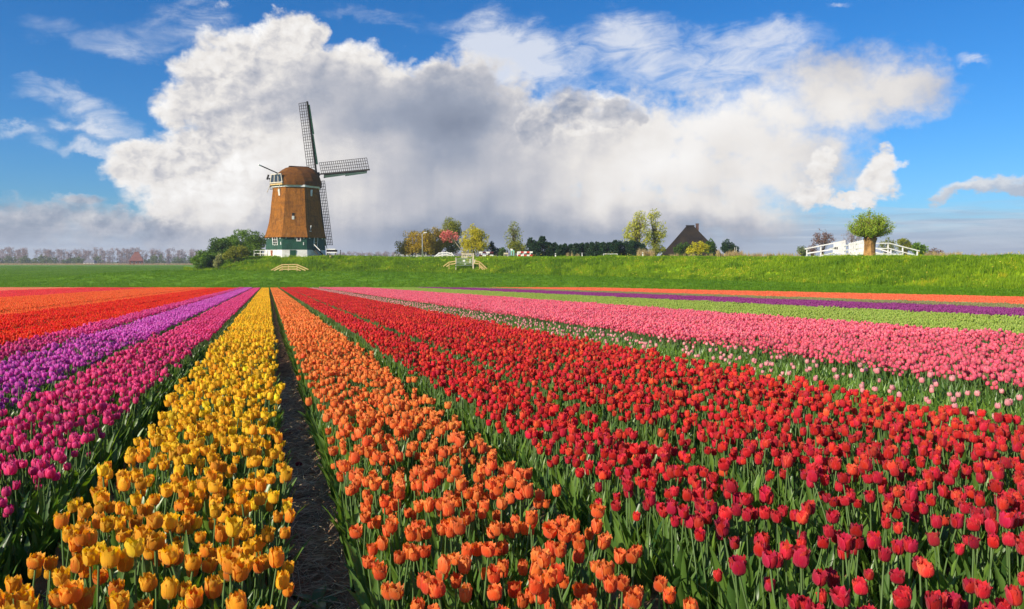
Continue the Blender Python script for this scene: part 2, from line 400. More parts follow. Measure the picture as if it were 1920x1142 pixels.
# tulips: the colour of each flower comes with the flower (tint), its streaks and edge from the petal itself
def petal_mat():
    m = bpy.data.materials.new('tulip_petal'); m.use_nodes = True; g = NX(m.node_tree); p = g.n['Principled BSDF']; out = g.n['Material Output']
    tint = g.attr('tint', 'INSTANCER', 'Color'); edge = g.attr('edge_tint', 'INSTANCER', 'Color')
    t = g.attr('pt'); s = g.attr('ps'); r = g.attr('rnd')
    streak = g.noise(g.comb(s * 9.0 + r * 31, t * 1.6, r * 9), 1.6, 4, 0.65)
    rib = g.noise(g.comb(s * 26.0 + r * 11, t * 1.2, r * 5), 1.6, 2, 0.5)
    k = (g.smooth(t, 0.5, 1.0) * 0.5 + g.smooth(g.m('ABSOLUTE', s), 0.5, 1.0) * 0.55 + (streak - 0.5) * 1.5 + (r - 0.5) * 0.5).clamp()
    c = g.mix(k, tint, edge)
    c = g.hsv(c, 0.5 + (g.m('FRACT', r * 5.7) - 0.5) * 0.018, 1.0, 0.72 + r * 0.5)
    c = g.hsv(c, 0.5, 1.0, 0.82 + rib * 0.36)
    c = g.mix(g.smooth(t, 0.14, 0.0) * 0.6, c, (0.30, 0.33, 0.06, 1))
    g.link(c, p.inputs['Base Color']); p.inputs['Roughness'].default_value = 0.5; p.inputs['Specular IOR Level'].default_value = 0.22
    bp = g.n.new('ShaderNodeBump'); g.link(rib, bp.inputs['Height']); bp.inputs['Strength'].default_value = 0.5; bp.inputs['Distance'].default_value = 0.002; g.l.new(bp.outputs[0], p.inputs['Normal'])
    p.inputs['Sheen Weight'].default_value = 0.15
    tr = g.n.new('ShaderNodeBsdfTranslucent'); g.link(g.hsv(c, 0.5, 1.1, 1.25), tr.inputs[0])
    mx = g.n.new('ShaderNodeMixShader'); mx.inputs[0].default_value = 0.42
    g.l.new(p.outputs[0], mx.inputs[1]); g.l.new(tr.outputs[0], mx.inputs[2]); g.l.new(mx.outputs[0], out.inputs[0])
    return m
M['petal'] = petal_mat()
def tleaf_mat():
    m = bpy.data.materials.new('tulip_leaf'); m.use_nodes = True; g = NX(m.node_tree); p = g.n['Principled BSDF']; out = g.n['Material Output']
    lt = g.attr('leaf_tint', 'INSTANCER'); r = g.attr('rnd')
    c = g.mix((lt * 0.6 + r * 0.4).clamp(), (0.026, 0.088, 0.026, 1), (0.19, 0.32, 0.045, 1))
    g.link(c, p.inputs['Base Color']); p.inputs['Roughness'].default_value = 0.36; p.inputs['Specular IOR Level'].default_value = 0.45
    tr = g.n.new('ShaderNodeBsdfTranslucent'); g.link(g.hsv(c, 0.485, 1.15, 1.6), tr.inputs[0])
    mx = g.n.new('ShaderNodeMixShader'); mx.inputs[0].default_value = 0.35
    g.l.new(p.outputs[0], mx.inputs[1]); g.l.new(tr.outputs[0], mx.inputs[2]); g.l.new(mx.outputs[0], out.inputs[0])
    return m
M['tleaf'] = tleaf_mat()
M['stem'] = mat('tulip_stem', (0.10, 0.17, 0.05), 0.45, 0.4)
M['pistil'] = mat('tulip_pistil', (0.30, 0.30, 0.05), 0.5, 0.3)

# ------------------------------------------------------------------ the lie of the land
H_EYE, SLOPE, ROWX = 0.78, 36 / F_PX, (502 - CX) / F_PX
Y_END = 84.0
def st(px, yb, Db, yc, Dc): return (W(px, yb, Db), W(px, yc, Dc))
ST = [  # dike: (foot, crest) along its length, from the bushes by the mill to beyond the bridge
    st(345, 507.5, 134, 506.5, 141), st(378, 508, 131, 503.5, 139), st(420, 508.5, 129, 490.5, 138), st(450, 508.5, 128, 483.0, 137.5), st(472, 508.5, 128, 481.2, 136.5),
    st(560, 509, 128, 480.8, 136), st(700, 510, 128, 480.8, 136), st(840, 512, 126, 481, 134.5), st(960, 514, 121, 481, 129.5), st(1080, 517.5, 114, 481, 122.5),
    st(1280, 524, 100, 480.2, 109), st(1480, 530, 86, 480, 95.5), st(1640, 536, 76, 480.4, 85.5), st(1800, 541, 67, 480.2, 76.5), st(1920, 545, 60.5, 480.6, 70),
    (Vector((49, 38, -0.9)), Vector((57.5, 43, 1.7))), (Vector((59, 5, -0.4)), Vector((68, 8, 1.7))), (Vector((68, -60, 0.0)), Vector((77, -58, 1.8)))]
B_ = np.array([s[0] for s in ST]); C_ = np.array([s[1] for s in ST])
tt = np.concatenate([[0], np.cumsum(np.linalg.norm(np.diff(B_[:, :2], axis=0), axis=1))])
def resample(A, n, ts):
    out = np.stack([np.interp(ts, tt, A[:, k]) for k in range(3)], 1)
    ker = np.hanning(9); ker /= ker.sum()
    sm = np.stack([np.convolve(np.pad(out[:, k], 4, mode='edge'), ker, 'valid') for k in range(3)], 1)
    return sm
NS = 420
ts_ = np.linspace(0, tt[-1], NS)
BB, CC = resample(B_, NS, ts_), resample(C_, NS, ts_)
LF = np.interp(ts_, tt, [34] * 8 + [30, 26, 23, 19, 16, 14, 12, 11, 10, 10])
def field_z(Y): return -SLOPE * np.clip(Y, 0, None)
def base_z(X, Y):
    Y = np.asarray(Y, float); X = np.asarray(X, float)
    z = np.where(Y < Y_END, field_z(Y), np.interp(Y, [Y_END, Y_END + 4, 600, 6000], [-2.16, -2.2, -1.77, -1.77]))
    sh = X.shape; x, y = X.ravel(), Y.ravel()
    zz = z.ravel().copy()
    near = (y < 260) & (x > -140) & (x < 160)
    idx = np.nonzero(near)[0]
    for c in range(0, len(idx), 4000):
        i = idx[c:c + 4000]
        d2 = (x[i, None] - BB[None, ::3, 0]) ** 2 + (y[i, None] - BB[None, ::3, 1]) ** 2
        j = d2.argmin(1); d = np.sqrt(d2[np.arange(len(i)), j]); L = LF[::3][j]
        w = 1 - np.clip(d / L, 0, 1); w = w * w * (3 - 2 * w)
        zz[i] = zz[i] * (1 - w) + (BB[::3, 2][j]) * w
    return zz.reshape(sh)
BEDS = [  # k from, k to (row edges as multiples of eye height over the flowers), kind
    ('yellow', -0.86, 0.12), ('orange', 0.37, 1.40), ('red', 1.64, 2.44), ('red', 2.64, 3.86), ('red', 3.96, 5.30),
    ('palepink', 5.50, 7.0), ('greenstrip', 7.02, 7.28), ('pink', 7.32, 10.6), ('pink', 10.68, 14.0), ('bud', 14.1, 20.9),
    ('violet', 21.1, 24.4), ('violet', 24.5, 28.0), ('bud2', 28.2, 31.4), ('salmon', 31.7, 39), ('salmon', 39.1, 46.3),
    ('magenta', -2.06, -1.08), ('purple', -3.28, -2.20), ('magenta2', -4.06, -3.38),
    ('scarlet', -5.55, -4.16), ('scarlet', -7.68, -5.65), ('tangerine', -8.75, -7.76), ('tangerine', -12, -8.88), ('tangerine', -15.7, -12.1),
    ('rose', -20.8, -15.85), ('rose', -26, -20.9), ('peach', -40, -26.1)]
def bed_profile(u):
    z = np.zeros_like(u)
    for _, a, b in BEDS:
        a2, b2 = a * H_EYE, b * H_EYE
        z = np.maximum(z, np.clip((u - a2 + 0.06) / 0.09, 0, 1) * np.clip((b2 + 0.06 - u) / 0.09, 0, 1))
    return z
U_LO, U_HI = -40 * H_EYE, 46.3 * H_EYE
def ground_z(X, Y):
    X = np.asarray(X, float); Y = np.asarray(Y, float)
    z = base_z(X, Y)
    u = X - ROWX * Y
    inf = (Y < Y_END - 0.2) & (Y > -6) & (u > U_LO) & (u < U_HI)
    near = np.clip((30 - Y) / 12, 0, 1)
    clod = (vnoise(X * 9, Y * 9, 1) - 0.5) * 0.035 + (vnoise(X * 28, Y * 28, 2) - 0.5) * 0.022 + (vnoise(X * 70, Y * 70, 5) - 0.5) * 0.01
    fur = np.where(inf, (bed_profile(u) - 1) * 0.06 + clod * near, 0)
    mead = np.where(inf, 0, (vnoise(X * 0.25, Y * 0.25, 3) - 0.5) * 0.12 * np.clip((Y - 30) / 60, 0, 1))
    return z + fur + mead

def ground_material():
    m = bpy.data.materials.new('soil_and_meadow'); m.use_nodes = True; g = NX(m.node_tree); p = g.n['Principled BSDF']
    pos = g.n.new('ShaderNodeNewGeometry').outputs['Position']; x, y, z = g.sep(pos)
    u = x - y * ROWX
    soil_n = g.noise(pos, 9, 8, 0.7); soil = g.mix(g.smooth(soil_n, 0.3, 0.72), (0.12, 0.075, 0.041, 1), (0.45, 0.28, 0.15, 1))
    gn = g.noise(g.comb(x * 0.5, y * 0.14, 0), 1.0, 6, 0.65); gn2 = g.noise(pos, 7, 4, 0.7)
    grass = g.mix(g.smooth(gn, 0.32, 0.68), (0.075, 0.19, 0.005, 1), (0.15, 0.29, 0.008, 1))
    grass = g.mix(g.smooth(gn2, 0.5, 0.8) * 0.4, grass, (0.02, 0.06, 0.008, 1))
    reed = g.smooth(y, 585, 600)
    grass = g.mix(reed, grass, (0.10, 0.12, 0.03, 1))
    inside = g.m('GREATER_THAN', u, U_LO) * g.m('LESS_THAN', u, U_HI + 0.15) * g.m('LESS_THAN', y, Y_END)
    g.link(g.mix(inside, grass, soil), p.inputs['Base Color']); p.inputs['Roughness'].default_value = 0.95; p.inputs['Specular IOR Level'].default_value = 0.1
    b = g.n.new('ShaderNodeBump'); g.link(g.noise(pos, 30, 5, 0.7), b.inputs['Height']); b.inputs['Strength'].default_value = 0.7; b.inputs['Distance'].default_value = 0.03
    g.l.new(b.outputs[0], p.inputs['Normal']); return m

def build_ground():
    def seg(*a): return np.unique(np.concatenate([np.linspace(p, q, n) for p, q, n in a]).round(4))
    us = seg((-3500, -300, 9), (-300, -60, 16), (-60, -8, 53), (-8, -0.95, 48), (-0.95, 2.3, 131), (2.3, 8, 39), (8, 60, 66), (60, 160, 34), (160, 420, 14), (420, 3500, 9))
    ys = seg((-300, -20, 8), (-20, 0, 8), (0, 1.0, 6), (1.0, 6, 160), (6, 16, 120), (16, 40, 80), (40, 170, 110), (170, 300, 24), (300, 700, 20), (700, 4500, 16))
    U, Y = np.meshgrid(us, ys); X = U + ROWX * Y
    Z = ground_z(X, Y)
    n, k = len(ys), len(us)
    I = np.arange(n * k).reshape(n, k)
    F = np.stack([I[:-1, :-1], I[:-1, 1:], I[1:, 1:], I[1:, :-1]], -1).reshape(-1, 4)
    me = mesh_np('ground', np.stack([X, Y, Z], -1).reshape(-1, 3), F, [ground_material()], smooth=True)
    return tag(link('ground', me), 'bare soil of the tulip field running into flat green meadow', kind='structure')
ground = build_ground()

def grass_mat(name='dike_grass', dark=(0.10, 0.22, 0.006), light=(0.30, 0.44, 0.010), yel=(0.48, 0.45, 0.02)):
    m = bpy.data.materials.new(name); m.use_nodes = True; g = NX(m.node_tree); p = g.n['Principled BSDF']
    pos = g.n.new('ShaderNodeNewGeometry').outputs['Position']; x, y, z = g.sep(pos)
    n1 = g.noise(pos, 0.35, 5, 0.6); n2 = g.noise(pos, 3.0, 5, 0.7); n3 = g.noise(pos, 0.16, 3, 0.5)
    c = g.mix(g.smooth(n1 * 0.6 + n2 * 0.4, 0.36, 0.62), (*dark, 1), (*light, 1))
    c = g.mix(g.smooth(n3 * 0.5 + n2 * 0.5, 0.54, 0.68) * 0.55, c, (*yel, 1))
    g.link(c, p.inputs['Base Color']); p.inputs['Roughness'].default_value = 0.9; p.inputs['Specular IOR Level'].default_value = 0.12
    b = g.n.new('ShaderNodeBump'); g.link(n2, b.inputs['Height']); b.inputs['Strength'].default_value = 1.0; b.inputs['Distance'].default_value = 0.25
    g.l.new(b.outputs[0], p.inputs['Normal']); return m
M['dike'] = grass_mat()

NJ1, NJ2 = 26, 12
def dike_grid():
    P = []
    dirn = CC - BB; dirn[:, 2] = 0; dirn /= np.linalg.norm(dirn, axis=1, keepdims=True)
    for j in range(NJ1 + 1):
        t = j / NJ1
        s = t * t * (3 - 2 * t) * 0.55 + t * 0.45
        q = BB * (1 - t) + CC * t; q[:, 2] = BB[:, 2] * (1 - s) + CC[:, 2] * s
        b = (vnoise(q[:, 0] * 0.35, q[:, 1] * 0.35 + q[:, 2], 7) - 0.5) * 0.55 + (vnoise(q[:, 0] * 1.3, q[:, 1] * 1.3 + q[:, 2] * 2, 8) - 0.5) * 0.22
        q[:, 2] += ((vnoise(ts_ * .09, ts_ * 0, 77) - .5) * .34 + (vnoise(ts_ * .4, ts_ * 0, 78) - .5) * .16) * t + b * min(1, t * 4) * np.interp(t, [0, 0.75, 1], [1, 1, 0.35]) - (0.25 if j == 0 else 0)
        P.append(q)
    for j in range(1, NJ2 + 1):
        d = [2, 4, 7, 11, 16, 22, 30, 38, 46, 54, 60, 66][j - 1]
        q = CC + dirn * d; zt = CC[:, 2] + ((vnoise(ts_ * .09, ts_ * 0, 77) - .5) * .34 + (vnoise(ts_ * .4, ts_ * 0, 78) - .5) * .16) * max(0, 1 - d / 14) - 0.10 * min(1, d / 6)
        bz = base_z(q[:, 0], q[:, 1]) - 0.3
        low = np.clip((LOWL - ts_) / 14, 0, 1)                       # the mound by the mill falls away on its far side
        k = np.clip((d - 30) / 36, 0, 1)
        k = np.maximum(k * k * (3 - 2 * k), low * min(1, d / 22))
        q[:, 2] = zt * (1 - k) + bz * k + (vnoise(q[:, 0] * 0.5, q[:, 1] * 0.5, 9) - 0.5) * 0.12
        P.append(q)
    return np.stack(P, 1)
LOWL = np.interp(450, [345, 378, 420, 450, 472], tt[:5])
DG = dike_grid()
def build_dike():
    n, k = DG.shape[:2]; I = np.arange(n * k).reshape(n, k)
    F = np.stack([I[:-1, :-1], I[1:, :-1], I[1:, 1:], I[:-1, 1:]], -1).reshape(-1, 4)
    me = mesh_np('dike', DG.reshape(-1, 3), F, [M['dike']], smooth=True)
    return tag(link('dike', me), 'grassy dike bank rising behind the tulip field', kind='structure')
dike = build_dike()
DG_ = None
bpy.context.view_layer.update()
def bvh(o):
    me = o.data
    return BVHTree.FromPolygons([v.co.copy() for v in me.vertices], [tuple(p.vertices) for p in me.polygons])
BV = [bvh(dike)]
def top(x, y):
    z = float(ground_z(np.array([x]), np.array([y]))[0])
    for b in BV:
        h = b.ray_cast(Vector((x, y, 60)), Vector((0, 0, -1)))
        if h[0] is not None: z = max(z, h[0].z)
    return z
def on(px, D, dz=0.0):
    """the point of the ground D metres deep under pixel column px"""
    x = (px - CX) / F_PX * D
    return Vector((x, D, top(x, D) + dz))


# ------------------------------------------------------------------ tulips
NP, NT = 7, 7      # petal grid: across, along
def petal_np(fringed, inner, H, Rm, opn, rg):
    t = np.linspace(0, 1, NT); s = np.linspace(-1, 1, NP)
    S, T = np.meshgrid(s, t)
    tk = [0, .08, .2, .4, .65, .85, 1]
    r = np.interp(t, tk, [.10, .46, .80, 1.0, 1.0, .93 + .25 * opn, .86 + .55 * opn]) * Rm * (0.90 if inner else 1.0)
    z = np.interp(t, tk, [0, .025, .11, .34, .63, .85, 1.0]) * H * (1.03 if inner else 1.0)
    wtop = .50 if fringed else .20
    w = np.interp(t, [0, .2, .45, .75, .9, 1], [.35, .80, 1.0, .92, .74 if fringed else .62, wtop]) * 1.06
    A = S * w[:, None]
    Rr = r[:, None] * (1 + .05 * S * S + rg.normal(0, .012, S.shape)) + .0009 * np.abs(S)
    Z = z[:, None] - (S ** 2) * .004 * T
    top_ = T > .99
    if fringed:
        Z = Z + np.where(top_, rg.uniform(-.0055, .004, S.shape), 0); Rr = Rr + np.where(T > .8, rg.normal(0, .002, S.shape), 0)
    else:
        Z = Z - np.where(top_, S * S * .006, 0)
    V = np.stack([Rr * np.cos(A), Rr * np.sin(A), Z], -1).reshape(-1, 3)
    I = np.arange(NT * NP).reshape(NT, NP)
    F = np.stack([I[:-1, :-1], I[:-1, 1:], I[1:, 1:], I[1:, :-1]], -1).reshape(-1, 4)
    return V, F, T.ravel(), S.ravel()
def rotz(V, a):
    c, s = math.cos(a), math.sin(a); return V @ np.array([[c, s, 0], [-s, c, 0], [0, 0, 1]])
def flower_petals(fringed, rg, small=1.0):
    H = rg.uniform(.034, .044) * small; Rm = rg.uniform(.0145, .0182) * small; opn = rg.choice([-.25, -.1, .1, .25, .5, .75]) if fringed else rg.uniform(-.3, .3)
    out = []
    for i in range(6):
        V, F, T, S = petal_np(fringed, i % 2 == 1, H * rg.uniform(.95, 1.05), Rm, opn + rg.uniform(-.1, .1), rg)
        out.append((rotz(V, i * math.pi / 3 + rg.uniform(-.08, .08)), F, T, S))
    return out
def leaf_np(L, w, a0, a1, az, rg, n=6):
    """a tulip leaf: folded blade that leaves the stem at a0 from the vertical and bends to a1"""
    t = np.linspace(0, 1, n); an = a0 + (a1 - a0) * t ** 1.5
    dx = np.concatenate([[0], np.cumsum(np.sin((an[1:] + an[:-1]) / 2))]) * L / (n - 1)
    dz = np.concatenate([[0], np.cumsum(np.cos((an[1:] + an[:-1]) / 2))]) * L / (n - 1)
    hw = w / 2 * np.interp(t, [0, .15, .45, .8, 1], [.45, .8, 1.0, .55, .03]); tw = rg.uniform(-.5, .5) * t
    V = []
    for i in range(n):
        nx, nz = -np.cos(an[i]), np.sin(an[i])                 # upper side of the blade
        for s in (-1, 0, 1):
            f = .35 * abs(s) * hw[i]
            V.append((dx[i] + nx * f, s * hw[i] * np.cos(tw[i]), dz[i] + nz * f + s * hw[i] * np.sin(tw[i])))
    V = rotz(np.array(V), az)
    I = np.arange(n * 3).reshape(n, 3)
    F = np.stack([I[:-1, :-1], I[:-1, 1:], I[1:, 1:], I[1:, :-1]], -1).reshape(-1, 4)
    return V, F
def stem_np(h, lx, ly, n=4, k=4, r=.0027):
    t = np.linspace(0, 1, n); V = []
    for i in range(n):
        for q in range(k):
            a = 2 * math.pi * q / k
            V.append((lx * t[i] ** 2 + r * math.cos(a), ly * t[i] ** 2 + r * math.sin(a), h * t[i]))
    F = [(i * k + q, i * k + (q + 1) % k, (i + 1) * k + (q + 1) % k, (i + 1) * k + q) for i in range(n - 1) for q in range(k)]
    return np.array(V), np.array(F)
STEM_H = .310
class Acc:
    def __init__(s): s.V = []; s.F = []; s.m = []; s.pt = []; s.ps = []; s.r = []; s.n = 0
    def add(s, V, F, mi, pt=0.5, ps=0.0, r=0.5):
        k = len(V); s.V.append(V); s.F.append(F + s.n); s.m.append(np.full(len(F), mi)); s.n += k
        for lst, v in ((s.pt, pt), (s.ps, ps), (s.r, r)): lst.append(np.full(k, v) if np.isscalar(v) else v)
    def mesh(s, name, mats):
        return mesh_np(name, np.concatenate(s.V), [np.concatenate(s.F)], mats, smooth=True, midx=np.concatenate(s.m),
                       attrs={'pt': np.concatenate(s.pt), 'ps': np.concatenate(s.ps), 'rnd': np.concatenate(s.r)})
TM = lambda: [M['petal'], M['tleaf'], M['stem']]
def variant(kind, seed):
    """the pieces of one tulip: petals, stem, leaves"""
    rg = np.random.default_rng(seed); fr = kind == 'fringed'
    lx, ly = rg.normal(0, .015, 2)
    d = dict(lean=(lx, ly), petals=flower_petals(fr, rg) if kind != 'leaf' else [], stem=stem_np(STEM_H, lx, ly), leaves=[])
    for i in range(4 if kind != 'leaf' else 6):
        L = rg.uniform(.20, .30) if i < 3 else rg.uniform(.14, .21)
        d['leaves'].append(leaf_np(L, rg.uniform(.026, .042), rg.uniform(.05, .24), rg.uniform(.30, .95), i * 2.3 + rg.uniform(-.5, .5) + seed, rg))
    return d
def full_plant(kind, seed):
    d = variant(kind, seed); a = Acc(); rg = np.random.default_rng(seed + 99)
    off = np.array([d['lean'][0], d['lean'][1], STEM_H])
    for V, F, T, S in d['petals']: a.add(V + off, F, 0, T, S, rg.uniform(.3, .7))
    if kind != 'leaf': a.add(*d['stem'], 2)
    for V, F in d['leaves']: a.add(V, F, 1, r=rg.uniform(0, 1))
    return a.mesh('tulip_plant', TM())
def cup_np(rg, fringed, small=1.0):
    H = rg.uniform(.034, .044) * small; Rm = rg.uniform(.0150, .0190) * small; k = 6; V = []
    for ti, (rr, zz) in enumerate(((.25, .0), (.92, .22), (1.0, .62), (.86, 1.0))):
        for q in range(k):
            a = 2 * math.pi * (q + .5 * (ti % 2)) / k
            z = zz + (rg.uniform(-.16, .08) if ti == 3 else 0)
            V.append((rr * Rm * math.cos(a), rr * Rm * math.sin(a), z * H))
    F = [(i * k + q, i * k + (q + 1) % k, (i + 1) * k + (q + 1) % k, (i + 1) * k + q) for i in range(3) for q in range(k)]
    return np.array(V), np.array(F)
CELL = 0.40
def patch(kind, seed, n_fl, n_lf):
    rg = np.random.default_rng(seed); a = Acc()
    m = max(1, int(round(math.sqrt(max(n_fl, n_lf)))))
    spots = [((i + .5 + rg.uniform(-.42, .42)) / m - .5, (j + .5 + rg.uniform(-.42, .42)) / m - .5) for i in range(m) for j in range(m)]
    rg.shuffle(spots)
    for q, (x, y) in enumerate(spots):
        x *= CELL * 1.04; y *= CELL * 1.04; h = STEM_H * rg.uniform(.86, 1.08); rr = rg.uniform(0, 1)
        if q < n_fl:
            V, F = cup_np(rg, kind == 'fringed')
            V = rotz(V, rg.uniform(0, 6.28)); tl = rg.normal(0, .12, 2)
            V = V + np.stack([V[:, 2] * tl[0], V[:, 2] * tl[1], 0 * V[:, 2]], 1) + np.array([x, y, h])
            T = np.repeat([0.05, .3, .65, 1.0], 6); a.add(V, F, 0, T, rg.uniform(-1, 1), rr)
            V, F = stem_np(h, 0, 0, 2, 3); a.add(V + np.array([x, y, 0]), F, 2)
        for _ in range(2 if q < n_lf else 0):
            V, F = leaf_np(rg.uniform(.19, .29), rg.uniform(.026, .042), rg.uniform(.05, .3), rg.uniform(.4, 1.3), rg.uniform(0, 6.28), rg, 4)
            a.add(V + np.array([x, y, 0]), F, 1, r=rg.uniform(0, 1))
    return a.mesh('tulip_patch', TM())

NV = 6
VAR = []      # every kind of planting the beds draw on
for q in range(NV): VAR.append(full_plant('fringed', 100 + q))
for q in range(NV): VAR.append(full_plant('smooth', 200 + q))
for q in range(4): VAR.append(full_plant('leaf', 300 + q))
I_FR, I_SM, I_LF = 0, NV, 2 * NV
I_PF = len(VAR); VAR += [patch('fringed', 400 + q, 49, 30) for q in range(5)]
I_PS = len(VAR); VAR += [patch('smooth', 500 + q, 49, 26) for q in range(5)]
I_PL = len(VAR); VAR += [patch('leaf', 600 + q, 0, 36) for q in range(4)]
I_PP = len(VAR); VAR += [patch('smooth', 700 + q, 4, 42) for q in range(5)]
VOBJ = [bpy.data.objects.new('tulip_source', m) for m in VAR]

def scatter_group(name, objs, attrs_kept=True):
    ng = bpy.data.node_groups.new(name, 'GeometryNodeTree')
    ng.interface.new_socket('Geometry', in_out='INPUT', socket_type='NodeSocketGeometry')
    ng.interface.new_socket('Geometry', in_out='OUTPUT', socket_type='NodeSocketGeometry')
    N, L = ng.nodes, ng.links
    gi = N.new('NodeGroupInput'); go = N.new('NodeGroupOutput'); join = N.new('GeometryNodeJoinGeometry')
    def named(n, t):
        a = N.new('GeometryNodeInputNamedAttribute'); a.data_type = t; a.inputs['Name'].default_value = n; return a.outputs['Attribute']
    idx, rot, scl = named('idx', 'INT'), named('rot', 'FLOAT_VECTOR'), named('scl', 'FLOAT')
    e2r = N.new('FunctionNodeEulerToRotation'); L.new(rot, e2r.inputs[0])
    for k, o in enumerate(objs):
        oi = N.new('GeometryNodeObjectInfo'); oi.inputs['Object'].default_value = o; oi.inputs['As Instance'].default_value = False
        cmpn = N.new('FunctionNodeCompare'); cmpn.data_type = 'INT'; cmpn.operation = 'EQUAL'
        L.new(idx, cmpn.inputs[2]); cmpn.inputs[3].default_value = k
        ip = N.new('GeometryNodeInstanceOnPoints')
        L.new(gi.outputs[0], ip.inputs['Points']); L.new(cmpn.outputs[0], ip.inputs['Selection']); L.new(oi.outputs['Geometry'], ip.inputs['Instance'])
        L.new(e2r.outputs[0], ip.inputs['Rotation']); L.new(scl, ip.inputs['Scale'])
        L.new(ip.outputs[0], join.inputs[0])
    L.new(join.outputs[0], go.inputs[0])
    return ng
def scatter(name, ng, P, idx, rot, scl, cols=None):
    me = bpy.data.meshes.new(name); me.vertices.add(len(P)); me.vertices.foreach_set('co', np.asarray(P, np.float32).ravel())
    a = me.attributes.new('idx', 'INT', 'POINT'); a.data.foreach_set('value', np.asarray(idx, np.int32))
    a = me.attributes.new('rot', 'FLOAT_VECTOR', 'POINT'); a.data.foreach_set('vector', np.asarray(rot, np.float32).ravel())
    a = me.attributes.new('scl', 'FLOAT', 'POINT'); a.data.foreach_set('value', np.asarray(scl, np.float32))
    for k, v in (cols or {}).items():
        v = np.asarray(v, np.float32)
        if v.ndim == 2:
            a = me.attributes.new(k, 'FLOAT_VECTOR', 'POINT'); a.data.foreach_set('vector', v.ravel())
        else:
            a = me.attributes.new(k, 'FLOAT', 'POINT'); a.data.foreach_set('value', v)
    me.update()
    o = link(name, me); md = o.modifiers.new('scatter', 'NODES'); md.node_group = ng
    return o
TULIPS = scatter_group('planting', VOBJ)

C3 = lambda *c: np.array(c)
KIND = {  # shape, colour, edge, colour close by, edge close by, spread, leaf tint, plants per metre, words
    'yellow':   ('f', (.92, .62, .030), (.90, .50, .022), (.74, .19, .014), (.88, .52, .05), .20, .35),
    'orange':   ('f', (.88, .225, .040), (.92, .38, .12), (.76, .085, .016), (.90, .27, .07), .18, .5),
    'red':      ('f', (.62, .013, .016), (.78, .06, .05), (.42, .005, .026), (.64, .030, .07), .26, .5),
    'palepink': ('s', (.84, .32, .34), (.90, .58, .52), (.84, .32, .34), (.90, .58, .52), .15, .95),
    'greenstrip': ('l', (0, 0, 0), (0, 0, 0), (0, 0, 0), (0, 0, 0), 0, .15),
    'pink':     ('s', (.85, .115, .20), (.88, .30, .34), (.85, .10, .17), (.88, .25, .3), .22, .5),
    'bud':      ('b', (.34, .47, .06), (.42, .50, .12), (.4, .4, .1), (.4, .4, .1), .2, .95),
    'bud2':     ('b', (.32, .30, .12), (.34, .36, .14), (.4, .4, .1), (.4, .4, .1), .2, .8),
    'violet':   ('s', (.30, .030, .21), (.42, .085, .30), (.2, .022, .18), (.3, .06, .26), .25, .3),
    'salmon':   ('s', (.92, .17, .055), (.92, .28, .13), (.9, .2, .06), (.9, .3, .13), .14, .5),
    'magenta':  ('s', (.76, .040, .20), (.88, .18, .40), (.72, .026, .17), (.86, .14, .34), .20, .35),
    'magenta2': ('s', (.72, .045, .24), (.84, .18, .42), (.66, .03, .18), (.78, .12, .32), .20, .35),
    'purple':   ('s', (.66, .065, .46), (.80, .26, .64), (.62, .055, .46), (.78, .24, .60), .18, .35),
    'scarlet':  ('s', (.84, .035, .012), (.88, .085, .03), (.82, .03, .012), (.86, .08, .03), .20, .45),
    'tangerine': ('s', (.93, .165, .035), (.93, .25, .08), (.9, .16, .03), (.9, .24, .07), .15, .45),
    'rose':     ('s', (.88, .055, .065), (.90, .13, .12), (.88, .05, .06), (.9, .12, .1), .15, .45),
    'peach':    ('s', (.92, .30, .15), (.92, .40, .24), (.9, .3, .15), (.9, .4, .24), .12, .5)}
LABEL = {
    'yellow': 'dense bed of golden yellow fringed tulips beside the bare furrow', 'orange': 'dense bed of orange fringed tulips along the bare furrow',
    'red': 'broad beds of red fringed tulips beyond the orange ones', 'palepink': 'thin bed of pale pink tulips among green leaves',
    'greenstrip': 'narrow dark green strip of tulip leaves before the pink bed', 'pink': 'broad dense bed of bright pink tulips', 'bud': 'pale green bed of tulips still in bud',
    'bud2': 'thin green bed between the violet and the salmon tulips', 'violet': 'dark violet tulip bed in the distance', 'salmon': 'salmon orange tulip bed nearest the dike',
    'magenta': 'magenta tulip bed next to the yellow one', 'magenta2': 'narrow magenta tulip bed between purple and scarlet beds', 'purple': 'bright purple tulip bed',
    'scarlet': 'scarlet tulip beds beyond the magenta', 'tangerine': 'bright orange tulip beds beyond the scarlet', 'rose': 'rose red tulip bed far across the field', 'peach': 'pale peach tulip strip at the far side of the field'}
NEAR_END = 10.4
ROT0 = -math.atan(ROWX)
def in_view(X, Y, Z, mx=1.42, lo=2100):
    px = CX + F_PX * X / np.maximum(Y, .05); py = HZ + F_PX * (CAMZ - Z) / np.maximum(Y, .05)
    return (np.abs(px - CX) < 960 * mx + 60) & (py < lo), px, py
